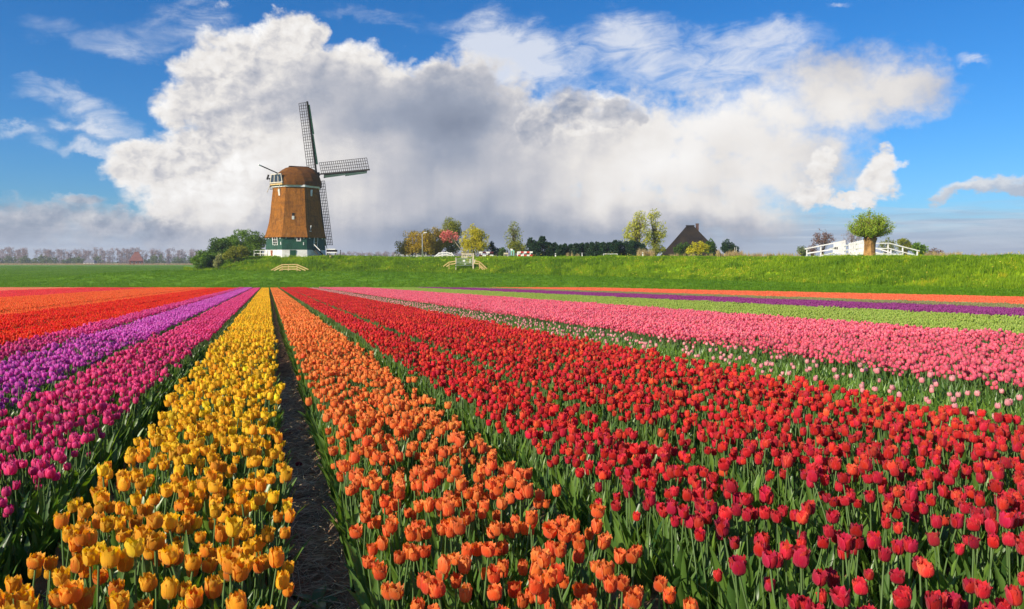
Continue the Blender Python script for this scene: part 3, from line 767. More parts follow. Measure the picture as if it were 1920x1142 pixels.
def colours(kind, Y, n, rg):
    _, c, e, cn, en, sp, lt = KIND[kind]
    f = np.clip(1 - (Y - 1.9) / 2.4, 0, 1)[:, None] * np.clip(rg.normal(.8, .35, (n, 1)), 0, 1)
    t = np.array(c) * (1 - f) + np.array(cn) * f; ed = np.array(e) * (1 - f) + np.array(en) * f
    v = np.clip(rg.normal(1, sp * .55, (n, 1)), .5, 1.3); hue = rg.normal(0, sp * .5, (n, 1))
    m = np.concatenate([v, v * (1 + hue), v * (1 + hue * .5)], 1)
    if kind == 'red':                                                  # lighter, more orange flowers grow among the red ones
        k = (rg.uniform(0, 1, (n, 1)) < np.interp(Y, [2, 4, 8], [.05, .15, .18])[:, None]) * rg.uniform(.3, 1, (n, 1))
        t = t * (1 - k) + np.array([.84, .085, .03]) * k; ed = ed * (1 - k) + np.array([.88, .2, .08]) * k
    return np.clip(t * m, .003, .95), np.clip(ed * m, .003, .95), np.clip(lt + rg.normal(0, .22, n), 0, 1)
near = []       # every single plant up to NEAR_END
stuff = {}
VSTEP = .068
for bi, (kind, ka, kb) in enumerate(BEDS):
    rg = np.random.default_rng(1000 + bi); ua, ub = ka * H_EYE, kb * H_EYE; sh = KIND[kind][0]
    # single plants
    nv = int((NEAR_END - 0.70) / VSTEP); step = {'f': .060, 's': .058, 'l': .07, 'b': .058}[sh]
    if kind == 'red': step = .062
    nu = max(1, int(round((ub - ua) / step)))
    J, I = np.meshgrid(np.arange(nv), np.arange(nu), indexing='ij'); J, I = J.ravel(), I.ravel()
    ins = min(.038, (ub - ua) * .12); u = ua + ins + (I + .5) / nu * (ub - ua - 2 * ins) + rg.uniform(-.024, .024, len(I)); Y = .70 + J * VSTEP + rg.uniform(-.026, .026, len(I))
    if kind == 'yellow': u = np.where(u < (ua + ub) / 2, (ua + ub) / 2 + (u - (ua + ub) / 2) * (1 + .30 * np.clip((3.1 - Y) / 1.3, 0, 1)), u)
    u = u - .045 * np.clip((3.4 - Y) / 1.6, 0, 1) * np.clip(1.6 - np.abs(u), 0, 1)
    X = u + ROWX * Y
    ok, px, py = in_view(X, Y, field_z(Y) + .345)
    hole = vnoise(u * 3.1 + bi * 7, Y * 2.2, 21)
    ok &= ~((hole < .16) & (rg.uniform(0, 1, len(u)) < .75)) & (rg.uniform(0, 1, len(u)) > np.interp(Y, [2, 3.5, 6], [.13, .08, .05]))
    X, Y, J, I, u = X[ok], Y[ok], J[ok], I[ok], u[ok]; n = len(X)
    if n:
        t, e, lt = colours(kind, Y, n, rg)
        flower = np.ones(n, bool)
        if kind == 'palepink': flower = rg.uniform(0, 1, n) < .05 + .09 * vnoise(u * 2, Y * 1.5, 5)
        if kind == 'greenstrip' : flower[:] = False
        if sh == 'b': flower = rg.uniform(0, 1, n) < .7
        sc = np.clip(rg.normal(1.0, .095, n), .74, 1.2); sc[~flower] *= .92
        if kind == 'yellow': sc *= np.interp(Y, [1.75, 2.4, 4], [1.12, 1.04, 1.0])
        ti = rg.normal(0, .075, (n, 2)); rz = rg.uniform(0, 6.283, n)
        var = rg.integers(0, NV, n)
        Z = ground_z(X, Y)
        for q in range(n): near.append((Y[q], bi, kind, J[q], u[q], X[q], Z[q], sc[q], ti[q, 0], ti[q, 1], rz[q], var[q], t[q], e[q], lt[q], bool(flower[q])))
    # leaves that hang out over both edges of the bed
    for ue, sg in ((ua, -1), (ub, 1)):
        if not (-8 < ue < 8) or kind == 'yellow': continue
        ue = ue - sg * (.09 if (kind, sg) == ('orange', -1) else .045)
        Ye = np.arange(.95, 34, .11); Ye = Ye + rg.uniform(-.05, .05, len(Ye)); uu = ue + sg * rg.uniform(-.02, .05, len(Ye)) - .045 * np.clip((3.4 - Ye) / 1.6, 0, 1) * max(0, min(1, 1.6 - abs(ue))); Xe = uu + ROWX * Ye
        ok2, _, _ = in_view(Xe, Ye, field_z(Ye) + .3); Xe, Ye = Xe[ok2], Ye[ok2]; m2 = len(Xe)
        if m2:
            t2, e2, l2 = colours(kind, Ye, m2, rg)
            stuff.setdefault(kind, []).append((np.stack([Xe, Ye, ground_z(Xe, Ye)], 1), I_LF + rg.integers(0, 4, m2),
                np.stack([rg.normal(0, .08, m2), sg * .12 + rg.normal(0, .1, m2), rg.uniform(-.6, .6, m2)], 1), rg.uniform(.75, 1.0, m2), t2, e2, l2))
    # patches beyond
    wbed = ub - ua - .05; ua = ua + .025; ncol = max(1, int(round(wbed / CELL))); nrow = int((Y_END - NEAR_END) / CELL)
    J, I = np.meshgrid(np.arange(nrow), np.arange(ncol), indexing='ij'); J, I = J.ravel(), I.ravel()
    u = ua + (I + .5) / ncol * wbed; Y = NEAR_END + (J + .5) * CELL + 0 * u; X = u + ROWX * Y
    ok, px, py = in_view(X, Y, field_z(Y) + .345, 1.32); X, Y = X[ok], Y[ok]; n = len(X)
    if n:
        t, e, lt = colours(kind, Y, n, rg)
        t = .72 * np.array(KIND[kind][1]) + .28 * t; e = .72 * np.array(KIND[kind][2]) + .28 * e
        b0, bn = {'f': (I_PF, 5), 's': (I_PS, 5), 'l': (I_PL, 4), 'b': (I_PS, 5)}[sh]
        if kind == 'palepink': b0, bn = I_PP, 5
        idx = b0 + rg.integers(0, bn, n)
        rot = np.stack([0 * X, 0 * X, ROT0 + math.pi * rg.integers(0, 2, n)], 1)
        s = stuff.setdefault(kind, [])
        s.append((np.stack([X, Y, field_z(Y)], 1), idx, rot, np.clip(rg.normal(1, .03, n), .93, 1.07) * min(1.05, max(.9, wbed / ncol / CELL)), t, e, lt))
# the nearest 300 in view are single things
def head_px(p):
    Y, X, Z = p[0], p[5], p[6]
    return CX + F_PX * X / Y, HZ + F_PX * (CAMZ - (Z + (STEM_H + .02) * p[7])) / Y
near.sort(key=lambda p: p[0])
single, rest = [], []
for p in near:
    hx, hy = head_px(p)
    if len(single) < 300 and p[15] and -10 < hx < 1930 and hy < 1150: single.append(p)
    else: rest.append(p)
for p in rest:
    sh = KIND[p[2]][0]; idx = ({'f': I_FR, 's': I_SM, 'b': I_SM}.get(sh, I_LF) + p[11]) if p[15] else I_LF + p[11] % 4
    if sh == 'l': idx = I_LF + p[11] % 4
    stuff.setdefault(p[2], []).append((np.array([[p[5], p[0], p[6]]]), [idx], np.array([[p[8], p[9], p[10]]]), [p[7]], p[12][None], p[13][None], [p[14]]))
NAMES = {'greenstrip': 'leaf_strip', 'bud': 'bud_bed', 'bud2': 'bud_bed'}
for kind, lst in stuff.items():
    cat_ = [np.concatenate([np.asarray(l[i]) for l in lst]) for i in range(7)]
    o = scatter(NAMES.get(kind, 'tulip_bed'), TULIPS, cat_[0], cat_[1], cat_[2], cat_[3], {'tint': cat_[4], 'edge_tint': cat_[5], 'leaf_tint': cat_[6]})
    tag(o, LABEL[kind], 'tulip bed', 'tulip beds across the field', 'stuff')

# prototypes of the single tulips: flower (> six petals), stem, leaves
ORD = ['zeroth', 'first', 'second', 'third', 'fourth', 'fifth', 'sixth', 'seventh', 'eighth', 'ninth', 'tenth', 'eleventh', 'twelfth', 'thirteenth', 'fourteenth', 'fifteenth',
       'sixteenth', 'seventeenth', 'eighteenth', 'nineteenth', 'twentieth', 'twenty-first', 'twenty-second', 'twenty-third']
PROTO = {}
def proto(sh, v):
    if (sh, v) in PROTO: return PROTO[sh, v]
    kind, seed = ('fringed', 100 + v) if sh == 'f' else ('smooth', 200 + v)
    d = variant(kind, seed); rg = np.random.default_rng(seed + 99)
    pm = []
    for V, F, T, S in d['petals']:
        r = rg.uniform(.3, .7)
        pm.append(mesh_np('petal', V, F, [M['petal']], smooth=True, attrs={'pt': T, 'ps': S, 'rnd': np.full(len(V), r)}))
    sm = mesh_np('stem', *d['stem'], [M['stem']], smooth=True)
    lm = [mesh_np('leaf', V, F, [M['tleaf']], smooth=True, attrs={'rnd': np.full(len(V), rg.uniform(0, 1))}) for V, F in d['leaves']]
    mb = MB(); mb.tube([(0, 0, -.002), (0, 0, .009), (0, 0, .021)], [.004, .0045, .0022], 6)
    PROTO[sh, v] = (pm, sm, lm, mb.mesh('flower', M['pistil'], True), d['lean']); return PROTO[sh, v]
def plant_tulip(p, label, word):
    Y, bi, kind, J, u, X, Z, sc, tx, ty, rz, v, t, e, lt, _ = p
    pm, sm, lm, fm, lean = proto(KIND[kind][0], v)
    r = empty('tulip', (X, Y, Z)); r.rotation_euler = (tx, ty, rz); r.scale = (sc,) * 3
    tag(r, label, 'tulip', 'tulips growing in the nearest rows')
    o = link('stem', sm, r)
    for m in lm: o = link('leaf', m, r); o['leaf_tint'] = float(lt)
    f = link('flower', fm, r); f.location = (lean[0], lean[1], STEM_H)
    for m in pm:
        o = link('petal', m, f); o['tint'] = [float(q) for q in t]; o['edge_tint'] = [float(q) for q in e]
    return r
byrow = {}
for p in single: byrow.setdefault((p[1], p[3]), []).append(p)
firstrow = {}
for (bi, J) in byrow: firstrow[bi] = min(J, firstrow.get(bi, 10 ** 6))
BEDWORD = {0: ('yellow bed', 'the bare furrow', -1), 1: ('orange bed', 'the bare furrow', 1), 2: ('first red bed', 'the orange bed', 1), 3: ('second red bed', 'the first one', 1),
           4: ('third red bed', 'the second one', 1)}
for (bi, J), ps in byrow.items():
    bed, frm, sg = BEDWORD.get(bi, (KIND_ := BEDS[bi][0] + ' bed', 'the yellow bed', -1))
    ps.sort(key=lambda p: sg * p[4])
    for i, p in enumerate(ps):
        redder = p[12][1] < .55 * KIND[p[2]][1][1]
        word = {'yellow': 'orange flushed' if p[12][1] < .36 else 'golden yellow', 'orange': 'reddish orange' if p[12][1] < .13 else 'orange', 'red': 'crimson' if p[12][0] < .52 else 'red',
                'magenta': 'magenta', 'purple': 'purple'}.get(p[2], p[2])
        pos = 'nearest' if i == 0 else ORD[min(i + 1, 20)] + ' from'
        row = J - firstrow[bi]; row = 'front row' if row == 0 else ORD[min(row + 1, 20)] + ' row'
        plant_tulip(p, f'{word} tulip {pos} {frm} in the {row} of the {bed}', word)
print('single', len(single), 'rest', len(rest), 'patches', sum(len(l[0]) for s in stuff.values() for l in s) - len(rest))


# ------------------------------------------------------------------ grass on the dike and the meadow
def tuft(seed, n, h, w, spread, lean=.5):
    rg = np.random.default_rng(seed); V = []; F = []; r = []
    for i in range(n):
        a = rg.uniform(0, 6.283); d = spread * math.sqrt(rg.uniform(0, 1)); b = rg.uniform(0, 6.283)
        x, y = d * math.cos(b), d * math.sin(b); hh = h * rg.uniform(.5, 1.2); ln = lean * hh * rg.uniform(.2, 1)
        cx, sx = math.cos(a) * w / 2, math.sin(a) * w / 2; o = len(V); k = rg.uniform(0, 1)
        lx, ly = -math.sin(a) * ln, math.cos(a) * ln
        V += [(x - cx, y - sx, -.05), (x + cx, y + sx, -.05), (x + lx * .4 + cx * .7, y + ly * .4 + sx * .7, hh * .6), (x + lx * .4 - cx * .7, y + ly * .4 - sx * .7, hh * .6), (x + lx, y + ly, hh)]
        F += [(o, o + 1, o + 2), (o, o + 2, o + 3), (o + 3, o + 2, o + 4)]; r += [k] * 5
    return np.array(V), np.array(F), np.array(r)
def grass_blade_mat(name, c1, c2, c3):
    m = bpy.data.materials.new(name); m.use_nodes = True; g = NX(m.node_tree); p = g.n['Principled BSDF']; out = g.n['Material Output']
    r = g.attr('rnd'); gt = g.attr('grass_tint', 'INSTANCER')
    c = g.mix((gt * .75 + r * .25).clamp(), (*c1, 1), (*c2, 1)); c = g.mix(g.smooth(gt, .86, 1.0) * .7, c, (*c3, 1))
    g.link(c, p.inputs['Base Color']); p.inputs['Roughness'].default_value = .6; p.inputs['Specular IOR Level'].default_value = .2
    t = g.n.new('ShaderNodeBsdfTranslucent'); g.link(c, t.inputs[0]); mx = g.n.new('ShaderNodeMixShader'); mx.inputs[0].default_value = .5
    g.l.new(p.outputs[0], mx.inputs[1]); g.l.new(t.outputs[0], mx.inputs[2]); g.l.new(mx.outputs[0], out.inputs[0]); return m
M['blade'] = grass_blade_mat('long_grass_blades', (.12, .26, .006), (.44, .60, .015), (.70, .58, .03))
M['blade_short'] = grass_blade_mat('meadow_blades', (.085, .21, .005), (.20, .36, .008), (.3, .38, .02))
M['blade_dry'] = grass_blade_mat('dry_reed_blades', (.42, .30, .12), (.72, .54, .28), (.8, .64, .36))
def tufts(name, mats, specs):
    obs = []
    for sd, n, h, w, sp, ln in specs:
        V, F, r = tuft(sd, n, h, w, sp, ln)
        obs.append(bpy.data.objects.new('grass_source', mesh_np('grass_tuft', V, F, [mats], rnd=r)))
    return scatter_group(name, obs), len(obs)
G_DIKE = tufts('dike_tufts', M['blade'], [(1, 26, .34, .045, .30, .6), (2, 22, .42, .045, .26, .5), (3, 30, .24, .05, .34, .7), (4, 16, .55, .04, .2, .4), (5, 24, .30, .05, .3, .6)])
G_MEAD = tufts('meadow_tufts', M['blade_short'], [(11, 26, .13, .05, .42, .8), (12, 24, .17, .05, .36, .7), (13, 30, .10, .06, .45, .8)])
G_DRY = tufts('reed_tufts', M['blade_dry'], [(21, 26, 1.1, .05, .35, .25), (22, 22, .9, .05, .3, .3), (23, 18, 1.3, .045, .25, .2)])
def rots(n, rg, t=.12): return np.stack([rg.normal(0, t, n), rg.normal(0, t, n), rg.uniform(0, 6.283, n)], 1)
def dike_point(a, b):
    """positions on the dike surface from grid coordinates"""
    i = np.clip(a.astype(int), 0, DG.shape[0] - 2); j = np.clip(b.astype(int), 0, DG.shape[1] - 2); fa = (a - i)[:, None]; fb = (b - j)[:, None]
    return (DG[i, j] * (1 - fa) + DG[i + 1, j] * fa) * (1 - fb) + (DG[i, j + 1] * (1 - fa) + DG[i + 1, j + 1] * fa) * fb
rg = np.random.default_rng(5)
n = 34000
a = rg.uniform(0, NS * .93, n); b = rg.uniform(0, NJ1 + 3.4, n); P = dike_point(a, b)
ok = (np.abs(P[:, 0] / P[:, 1]) < .86) & (P[:, 1] > 20); P = P[ok]; b = b[ok]; n = len(P)
gt = np.clip(.06 + .78 * vnoise(P[:, 0] * .28, P[:, 1] * .28 + P[:, 2], 31) + .34 * (vnoise(P[:, 0] * 1.1, P[:, 1] * 1.1, 32) - .5) + rg.normal(0, .16, n), 0, 1)
weedy = (vnoise(P[:, 0] * .45, P[:, 1] * .45 + P[:, 2] * 1.4, 33) > .74) & (vnoise(P[:, 0] * 1.9, P[:, 1] * 1.9, 34) > .45); gt = np.where(weedy, gt * .12, gt); weed = np.where(weedy, 1.35, 1.0)
tag(scatter('dike_grass', G_DIKE[0], P, rg.integers(0, G_DIKE[1], n), rots(n, rg), weed * rg.uniform(.7, 1.25, n) * np.interp(b, [0, NJ1 - 6, NJ1 - 1, 99], [1, 1, .42, .36]), {'grass_tint': gt}), 'long rough grass with yellow flower heads on the dike slope', 'grass', kind='stuff')
n = 110000
Y = 30 + 400 * rg.uniform(0, 1, n) ** 1.35; X = rg.uniform(-.86, .86, n) * Y; u = X - ROWX * Y
ok = ((Y > Y_END + .5) | (u > U_HI + .5) | (u < U_LO - .6)); X, Y = X[ok], Y[ok]
d2 = ((X[:, None] - BB[None, ::4, 0]) ** 2 + (Y[:, None] - BB[None, ::4, 1]) ** 2); j = d2.argmin(1)
front = ((X - BB[::4, 0][j]) * (CC - BB)[::4, 0][j] + (Y - BB[::4, 1][j]) * (CC - BB)[::4, 1][j]) < 0.5
front |= (X < -64) & (X / Y < -.44)
X, Y = X[front], Y[front]; n = len(X)
gt = np.clip(.15 + .5 * vnoise(X * .22, Y * .07, 41) + .35 * vnoise(X * .9, Y * .3, 42) + rg.normal(0, .12, n), 0, .9)
P = np.stack([X, Y, ground_z(X, Y)], 1)
tag(scatter('meadow_grass', G_MEAD[0], P, rg.integers(0, G_MEAD[1], n), rots(n, rg), rg.uniform(.8, 1.3, n) * np.interp(Y, [100, 400], [1, 2.2]), {'grass_tint': gt}), 'short green meadow grass between the tulips and the dike', 'grass', kind='stuff')

# reeds far across the meadow, dry grass tops on the crest
n = 9000; X = rg.uniform(-470, -40, n); Y = rg.uniform(590, 606, n)
tag(scatter('reeds', G_DRY[0], np.stack([X, Y, base_z(X, Y) - .1], 1), rg.integers(0, 3, n), rots(n, rg, .05), rg.uniform(.8, 1.25, n), {'grass_tint': rg.uniform(.4, 1, n)}),
    'straw coloured reed fringe far across the meadow', 'reeds', kind='stuff')
P = []
for px0, px1, D, k, hs in ((1196, 1228, 122, 46, 1.0), (1345, 1392, 112, 60, .8), (1392, 1455, 108, 60, .55), (1455, 1500, 104, 26, .5), (1735, 1800, 85, 60, .55), (1800, 1925, 80, 90, .4), (1255, 1345, 115, 30, .5), (1060, 1090, 130, 12, .7)):
    for _ in range(k):
        p = on(rg.uniform(px0, px1), D + rg.uniform(0, 5)); P.append((*p, hs * rg.uniform(.7, 1.3)))
P = np.array(P); n = len(P)
tag(scatter('dry_grass', G_DRY[0], P[:, :3], rg.integers(0, 3, n), rots(n, rg, .08), P[:, 3], {'grass_tint': rg.uniform(0, .8, n)}), 'dry straw coloured grass stalks along the dike crest', 'grass', kind='stuff')

# ------------------------------------------------------------------ trees and bushes
def leaves_np(C, size, per, rg, spread, droop=0.0):
    """per leaf faces round each clump centre C"""
    C = np.repeat(np.asarray(C), per, 0); n = len(C)
    d = rg.normal(0, 1, (n, 3)); d /= np.linalg.norm(d, axis=1, keepdims=True); c = C + d * spread * rg.uniform(.35, 1.0, (n, 1)) ** .6
    a = rg.normal(0, 1, (n, 3)) + d * .6; a[:, 2] -= droop; a /= np.linalg.norm(a, axis=1, keepdims=True)
    b = np.cross(a, rg.normal(0, 1, (n, 3))); b /= np.linalg.norm(b, axis=1, keepdims=True)
    s = size * rg.uniform(.6, 1.3, (n, 1))
    V = np.stack([c - a * s * .6, c + b * s * .34, c + a * s * .6, c - b * s * .34], 1).reshape(-1, 3)
    F = np.arange(n * 4).reshape(n, 4); return V, F, np.repeat(rg.uniform(0, 1, n), 4)
FOL = {}
def foliage(key):
    P_ = {'dark': ((.030, .085, .012), (.10, .175, .020)), 'bush': ((.05, .13, .010), (.19, .31, .022)), 'olive': ((.14, .17, .014), (.34, .34, .028)),
          'brownolive': ((.29, .205, .014), (.56, .40, .028)), 'gold': ((.34, .32, .008), (.66, .57, .020)), 'lime': ((.32, .34, .02), (.60, .58, .06)), 'pink': ((.62, .13, .10), (.80, .30, .25)),
          'conifer': ((.010, .034, .012), (.032, .078, .024)), 'paleolive': ((.18, .205, .06), (.30, .32, .11)), 'rust': ((.17, .085, .055), (.27, .15, .10)), 'willow': ((.16, .26, .016), (.38, .48, .04)),
          'mauve': ((.28, .20, .19), (.42, .33, .31)), 'greygreen': ((.10, .15, .05), (.19, .22, .08)), 'white': ((.5, .5, .42), (.75, .74, .66)), 'cream': ((.25, .27, .08), (.5, .48, .2))}
    if key not in FOL: FOL[key] = leafmat('foliage_' + key, *P_[key])
    return FOL[key]
def crown_points(ells, n, rg, shell=.55):
    """clump centres spread through ellipsoids (cx, cy, cz, rx, ry, rz)"""
    out = []; vol = np.array([e[3] * e[4] * e[5] for e in ells]) ** .8; cnt = np.maximum(2, (vol / vol.sum() * n).astype(int))
    for e, k in zip(ells, cnt):
        d = rg.normal(0, 1, (k, 3)); d /= np.linalg.norm(d, axis=1, keepdims=True)
        r = (shell + (1 - shell) * rg.uniform(0, 1, (k, 1))) * rg.uniform(.82, 1.06, (k, 1))
        out.append(np.array(e[:3]) + d * r * np.array(e[3:]))
    return np.concatenate(out)
def tree(name, base, ells, label, cat, fol, seed, clumps=60, per=26, leaf=.26, spread=.55, trunk=(.22, .08), bark='bark', fork=.35, group=None, limbs=14, droop=0.0, lean=(0, 0), split=1):
    """a tapered trunk with limbs that run out to the crown's clumps"""
    rg = np.random.default_rng(seed); r = empty(name, base); tag(r, label, cat, group)
    C = crown_points(ells, clumps, rg); top_z = C[:, 2].max()
    mb = MB(); fh = fork * top_z; cx, cy = np.mean([e[0] for e in ells]), np.mean([e[1] for e in ells])
    for q in range(split):
        ox, oy = rg.normal(0, .25, 2) * (q > 0)
        ax, ay = (cx, cy) if split == 1 else ells[min(q, len(ells) - 1)][:2]
        mb.tube([(ox, oy, -.4), (ox + lean[0] * .3, oy + lean[1] * .3, fh * .5), (ox + (ax - ox) * .35 + lean[0], oy + (ay - oy) * .35 + lean[1], fh), (ax * .85, ay * .85, top_z * .86)],
                [trunk[0], trunk[0] * .82, trunk[0] * .65, trunk[1] * .4], 7)
    sel = C[rg.permutation(len(C))[:limbs]]
    for c in sel:
        q = int(rg.integers(0, split)); ax, ay = (cx, cy) if split == 1 else ells[min(q, len(ells) - 1)][:2]
        t = rg.uniform(.25, .85); z0 = fh + (min(c[2], top_z * .8) - fh) * t * .7 if c[2] > fh else fh * rg.uniform(.5, .95)
        k = max(0, min(1, (z0 - fh * .5) / (top_z * .86 - fh * .5 + 1e-6)))
        p0 = Vector((ax * .35 * min(1, z0 / fh) + ax * .5 * k, ay * .35 * min(1, z0 / fh) + ay * .5 * k, z0)); p2 = Vector(c); mid = p0.lerp(p2, .5) + Vector((rg.normal(0, .15), rg.normal(0, .15), (p2 - p0).length * .12))
        mb.tube([p0, mid, p2], [trunk[1], trunk[1] * .6, trunk[1] * .2], 5)
    mb.build('trunk', M[bark], r, smooth=True)
    V, F, rn = leaves_np(C, leaf, per, rg, spread, droop)
    bias = np.repeat(np.repeat(rg.uniform(-.22, .22, len(C)), per), 4)
    link('crown', mesh_np('crown', V, F, [foliage(fol)], rnd=np.clip(rn * .75 + .12 + bias, 0, 1)), r)
    return r
def el(px, py, wx, wy, D, base, dy=0.0, ry=None):
    """a crown ellipsoid from its place and half size in photograph pixels at depth D, relative to the tree's base"""
    c = W(px, py, D); k = D / F_PX
    return (c.x - base.x, dy, c.z - base.z, wx * k, (ry if ry else wx * k * .8), wy * k)

# bushes on the mound left of the mill
D = 136; b = on(470, 141)
tree('shrub', b, [el(452, 452, 34, 21, 141, b), el(478, 456, 24, 22, 141, b), el(425, 462, 30, 20, 141, b), el(492, 458, 12, 20, 141, b), el(455, 470, 45, 16, 141, b, -1)],
     'largest dark green shrub close beside the windmill', 'bush', 'bush', 1, 150, 102, .25, .8, (.25, .1), fork=.2, group='shrubs beside the windmill')
b = on(420, 138.5)
tree('shrub', b, [el(412, 466, 24, 17, 138, b), el(398, 474, 16, 18, 138, b), el(425, 476, 26, 14, 138, b)], 'dark round topped shrub in the middle of the clump by the windmill', 'bush', 'dark', 2, 90, 102, .24, .7, (.2, .08), fork=.25, group='shrubs beside the windmill')
b = on(402, 134)
tree('shrub', b, [el(404, 488, 13, 15, 134, b), el(392, 490, 11, 13, 134, b)], 'small leafy shrub standing at the foot of the mound', 'bush', 'bush', 3, 50, 85, .21, .6, (.14, .06), fork=.25, group='shrubs beside the windmill')
b = on(377, 132)
tree('shrub', b, [el(377, 487, 14, 16, 132, b), el(368, 492, 8, 10, 132, b)], 'outermost rounded shrub at the low end of the clump', 'bush', 'bush', 4, 60, 85, .21, .6, (.14, .06), fork=.25, group='shrubs beside the windmill')
b = on(440, 133.5)
tree('shrub', b, [el(442, 474, 14, 12, 133.5, b), el(455, 471, 14, 11, 133.5, b), el(428, 481, 10, 9, 133.5, b)], 'olive green shrub at the top of the mound before the dark ones', 'bush', 'olive', 5, 55, 85, .21, .6, (.14, .06), fork=.2, group='shrubs beside the windmill')
b = on(410, 130)
tree('flowering_shrub', b, [el(411, 484, 4, 10, 130, b), el(405, 494, 5, 7, 130, b)], 'slim cream flowering shrub in front of the dark shrubs', 'bush', 'cream', 6, 22, 26, .2, .4, (.06, .03), fork=.2, group='shrubs beside the windmill')

# the trees between the mill and the barn
b = on(772, 152)
tree('olive_tree', b, [el(778, 454, 24, 24, 152, b), el(756, 464, 18, 15, 152, b), el(800, 456, 20, 25, 152, b), el(780, 468, 34, 12, 152, b)], 'wide brownish olive tree behind the lamp post', 'tree', 'brownolive', 11, 150, 90, .22, .8, (.25, .08), fork=.22, group='trees behind the dike')
b = on(818, 155)
tree('olive_tree', b, [el(818, 452, 20, 24, 155, b), el(812, 466, 20, 12, 155, b)], 'brown olive tree half hidden behind the pink blossom', 'tree', 'brownolive', 12, 110, 90, .22, .8, (.25, .08), fork=.22, group='trees behind the dike')
b = on(848, 158)
tree('olive_tree', b, [el(846, 430, 18, 20, 158, b), el(844, 454, 20, 22, 158, b)], 'tall olive green tree rising above the pink blossom', 'tree', 'olive', 13, 120, 90, .22, .8, (.28, .09), fork=.3, group='trees behind the dike')
b = on(869, 142)
tree('blossom_tree', b, [el(838, 441, 13, 9, 142, b), el(849, 445, 11, 9, 142, b), el(832, 446, 8, 6, 142, b)], 'pale stemmed tree with pink blossom leaning over', 'tree', 'pink', 14, 50, 16, .26, .5, (.13, .06), bark='bark_pale', fork=.45, limbs=16, group='trees behind the dike')
b = on(888, 148)
tree('willow_tree', b, [el(884, 444, 19, 20, 148, b), el(902, 450, 15, 20, 148, b), el(890, 462, 26, 18, 148, b), el(872, 455, 9, 18, 148, b), el(892, 440, 17, 16, 148, b)], 'golden green willow right behind the white field gate', 'tree', 'gold', 15, 130, 78, .21, .65, (.25, .08), fork=.2, group='trees behind the dike', droop=.8)
b = on(922, 150)
tree('shrub', b, [el(921, 467, 8, 12, 150, b), el(928, 472, 6, 7, 150, b)], 'small dark shrub between the golden willow and the red boards', 'bush', 'conifer', 16, 28, 40, .26, .5, (.1, .05), fork=.2)
b = on(965, 150)
tree('poplar_tree', b, [el(963, 430, 12, 17, 150, b), el(970, 446, 13, 22, 150, b), el(956, 446, 9, 20, 150, b)], 'airy pale green poplar standing alone before the hedge', 'tree', 'paleolive', 17, 90, 14, .26, .6, (.2, .06), fork=.25, limbs=34, group='trees behind the dike')
b = on(968, 147)
tree('shrub', b, [el(966, 462, 15, 12, 147, b), el(978, 466, 10, 10, 147, b)], 'olive shrub round the foot of the airy poplar', 'bush', 'olive', 18, 50, 68, .19, .5, (.1, .05), fork=.2)
b = on(942, 160)
tree('shrub', b, [el(941, 472, 10, 7, 160, b)], 'low dark shrub beside the foot of the poplar', 'bush', 'dark', 19, 24, 34, .26, .5, (.1, .05), fork=.2)

# the conifer hedge: every tree of it
CON = [(996, 444, 11), (1008, 452, 8), (1017, 441, 9), (1029, 453, 9), (1040, 454, 8), (1050, 458, 8), (1060, 456, 8), (1070, 457, 8), (1080, 455, 8), (1091, 455, 9), (1101, 454, 9), (1111, 453, 9),
       (1121, 452, 9), (1131, 453, 9), (1141, 451, 10), (1152, 449, 10), (1163, 450, 10), (1174, 451, 10), (1185, 450, 10), (1196, 452, 10), (1205, 456, 8)]
SAY = ['tallest bushy dark conifer where the hedge begins at the poplar', 'short dark conifer squeezed between the two tallest of the hedge', 'slim pointed dark conifer, second tallest of the hedge']
for i, (px, ty, hw) in enumerate(CON):
    rg = np.random.default_rng(70 + i); D = 141 + rg.uniform(-1.5, 1.5); b = on(px, D); k = D / F_PX; H = (480 - ty) * k; r_ = hw * k * 1.15; C = []
    for q in range(46):
        t = rg.uniform(.02, 1) ** .8; a_ = rg.uniform(0, 6.283); rr = r_ * ((1 - t) * .6 + .48) * rg.uniform(.55, 1.0) * (1.0 if t < .85 else .5)
        C.append((rr * math.cos(a_), rr * math.sin(a_), H * t * .97))
    r = empty('conifer_tree', b)
    lab = SAY[i] if i < 3 else f'dark evergreen conifer, {ORD[i + 1]} in the hedge counted from the poplar'
    tag(r, lab, 'tree', 'conifers in the dark hedge')
    MB().tube([(0, 0, -.3), (0, 0, H * .5), (0, 0, H * .92)], [.14, .09, .02], 6).build('trunk', M['bark'], r, True)
    V, F, rn = leaves_np(np.array(C), .30, 34, rg, .42, -.5)
    link('crown', mesh_np('crown', V, F, [foliage('conifer')], rnd=rn), r)

b = on(1198, 158)
tree('poplar_tree', b, [el(1200, 412, 14, 22, 158, b), el(1186, 434, 17, 24, 158, b), el(1206, 440, 14, 26, 158, b), el(1176, 448, 9, 14, 158, b)], 'tall lime yellow tree in young leaf, broader one of the pair', 'tree', 'lime', 21, 160, 22, .25, .7, (.3, .09), fork=.28, limbs=50, group='pair of lime yellow trees', split=2)
b = on(1228, 160)
tree('poplar_tree', b, [el(1226, 410, 12, 19, 160, b), el(1236, 434, 14, 24, 160, b), el(1224, 446, 14, 24, 160, b)], 'slimmer lime yellow tree next to the thatched barn', 'tree', 'lime', 22, 140, 22, .25, .7, (.3, .09), fork=.28, limbs=46, group='pair of lime yellow trees')
b = on(1232, 150)
tree('shrub', b, [el(1234, 466, 14, 10, 150, b), el(1222, 472, 10, 8, 150, b)], 'olive shrub below the lime yellow trees', 'bush', 'olive', 23, 40, 61, .19, .5, (.1, .05), fork=.2)
b = on(1310, 140)
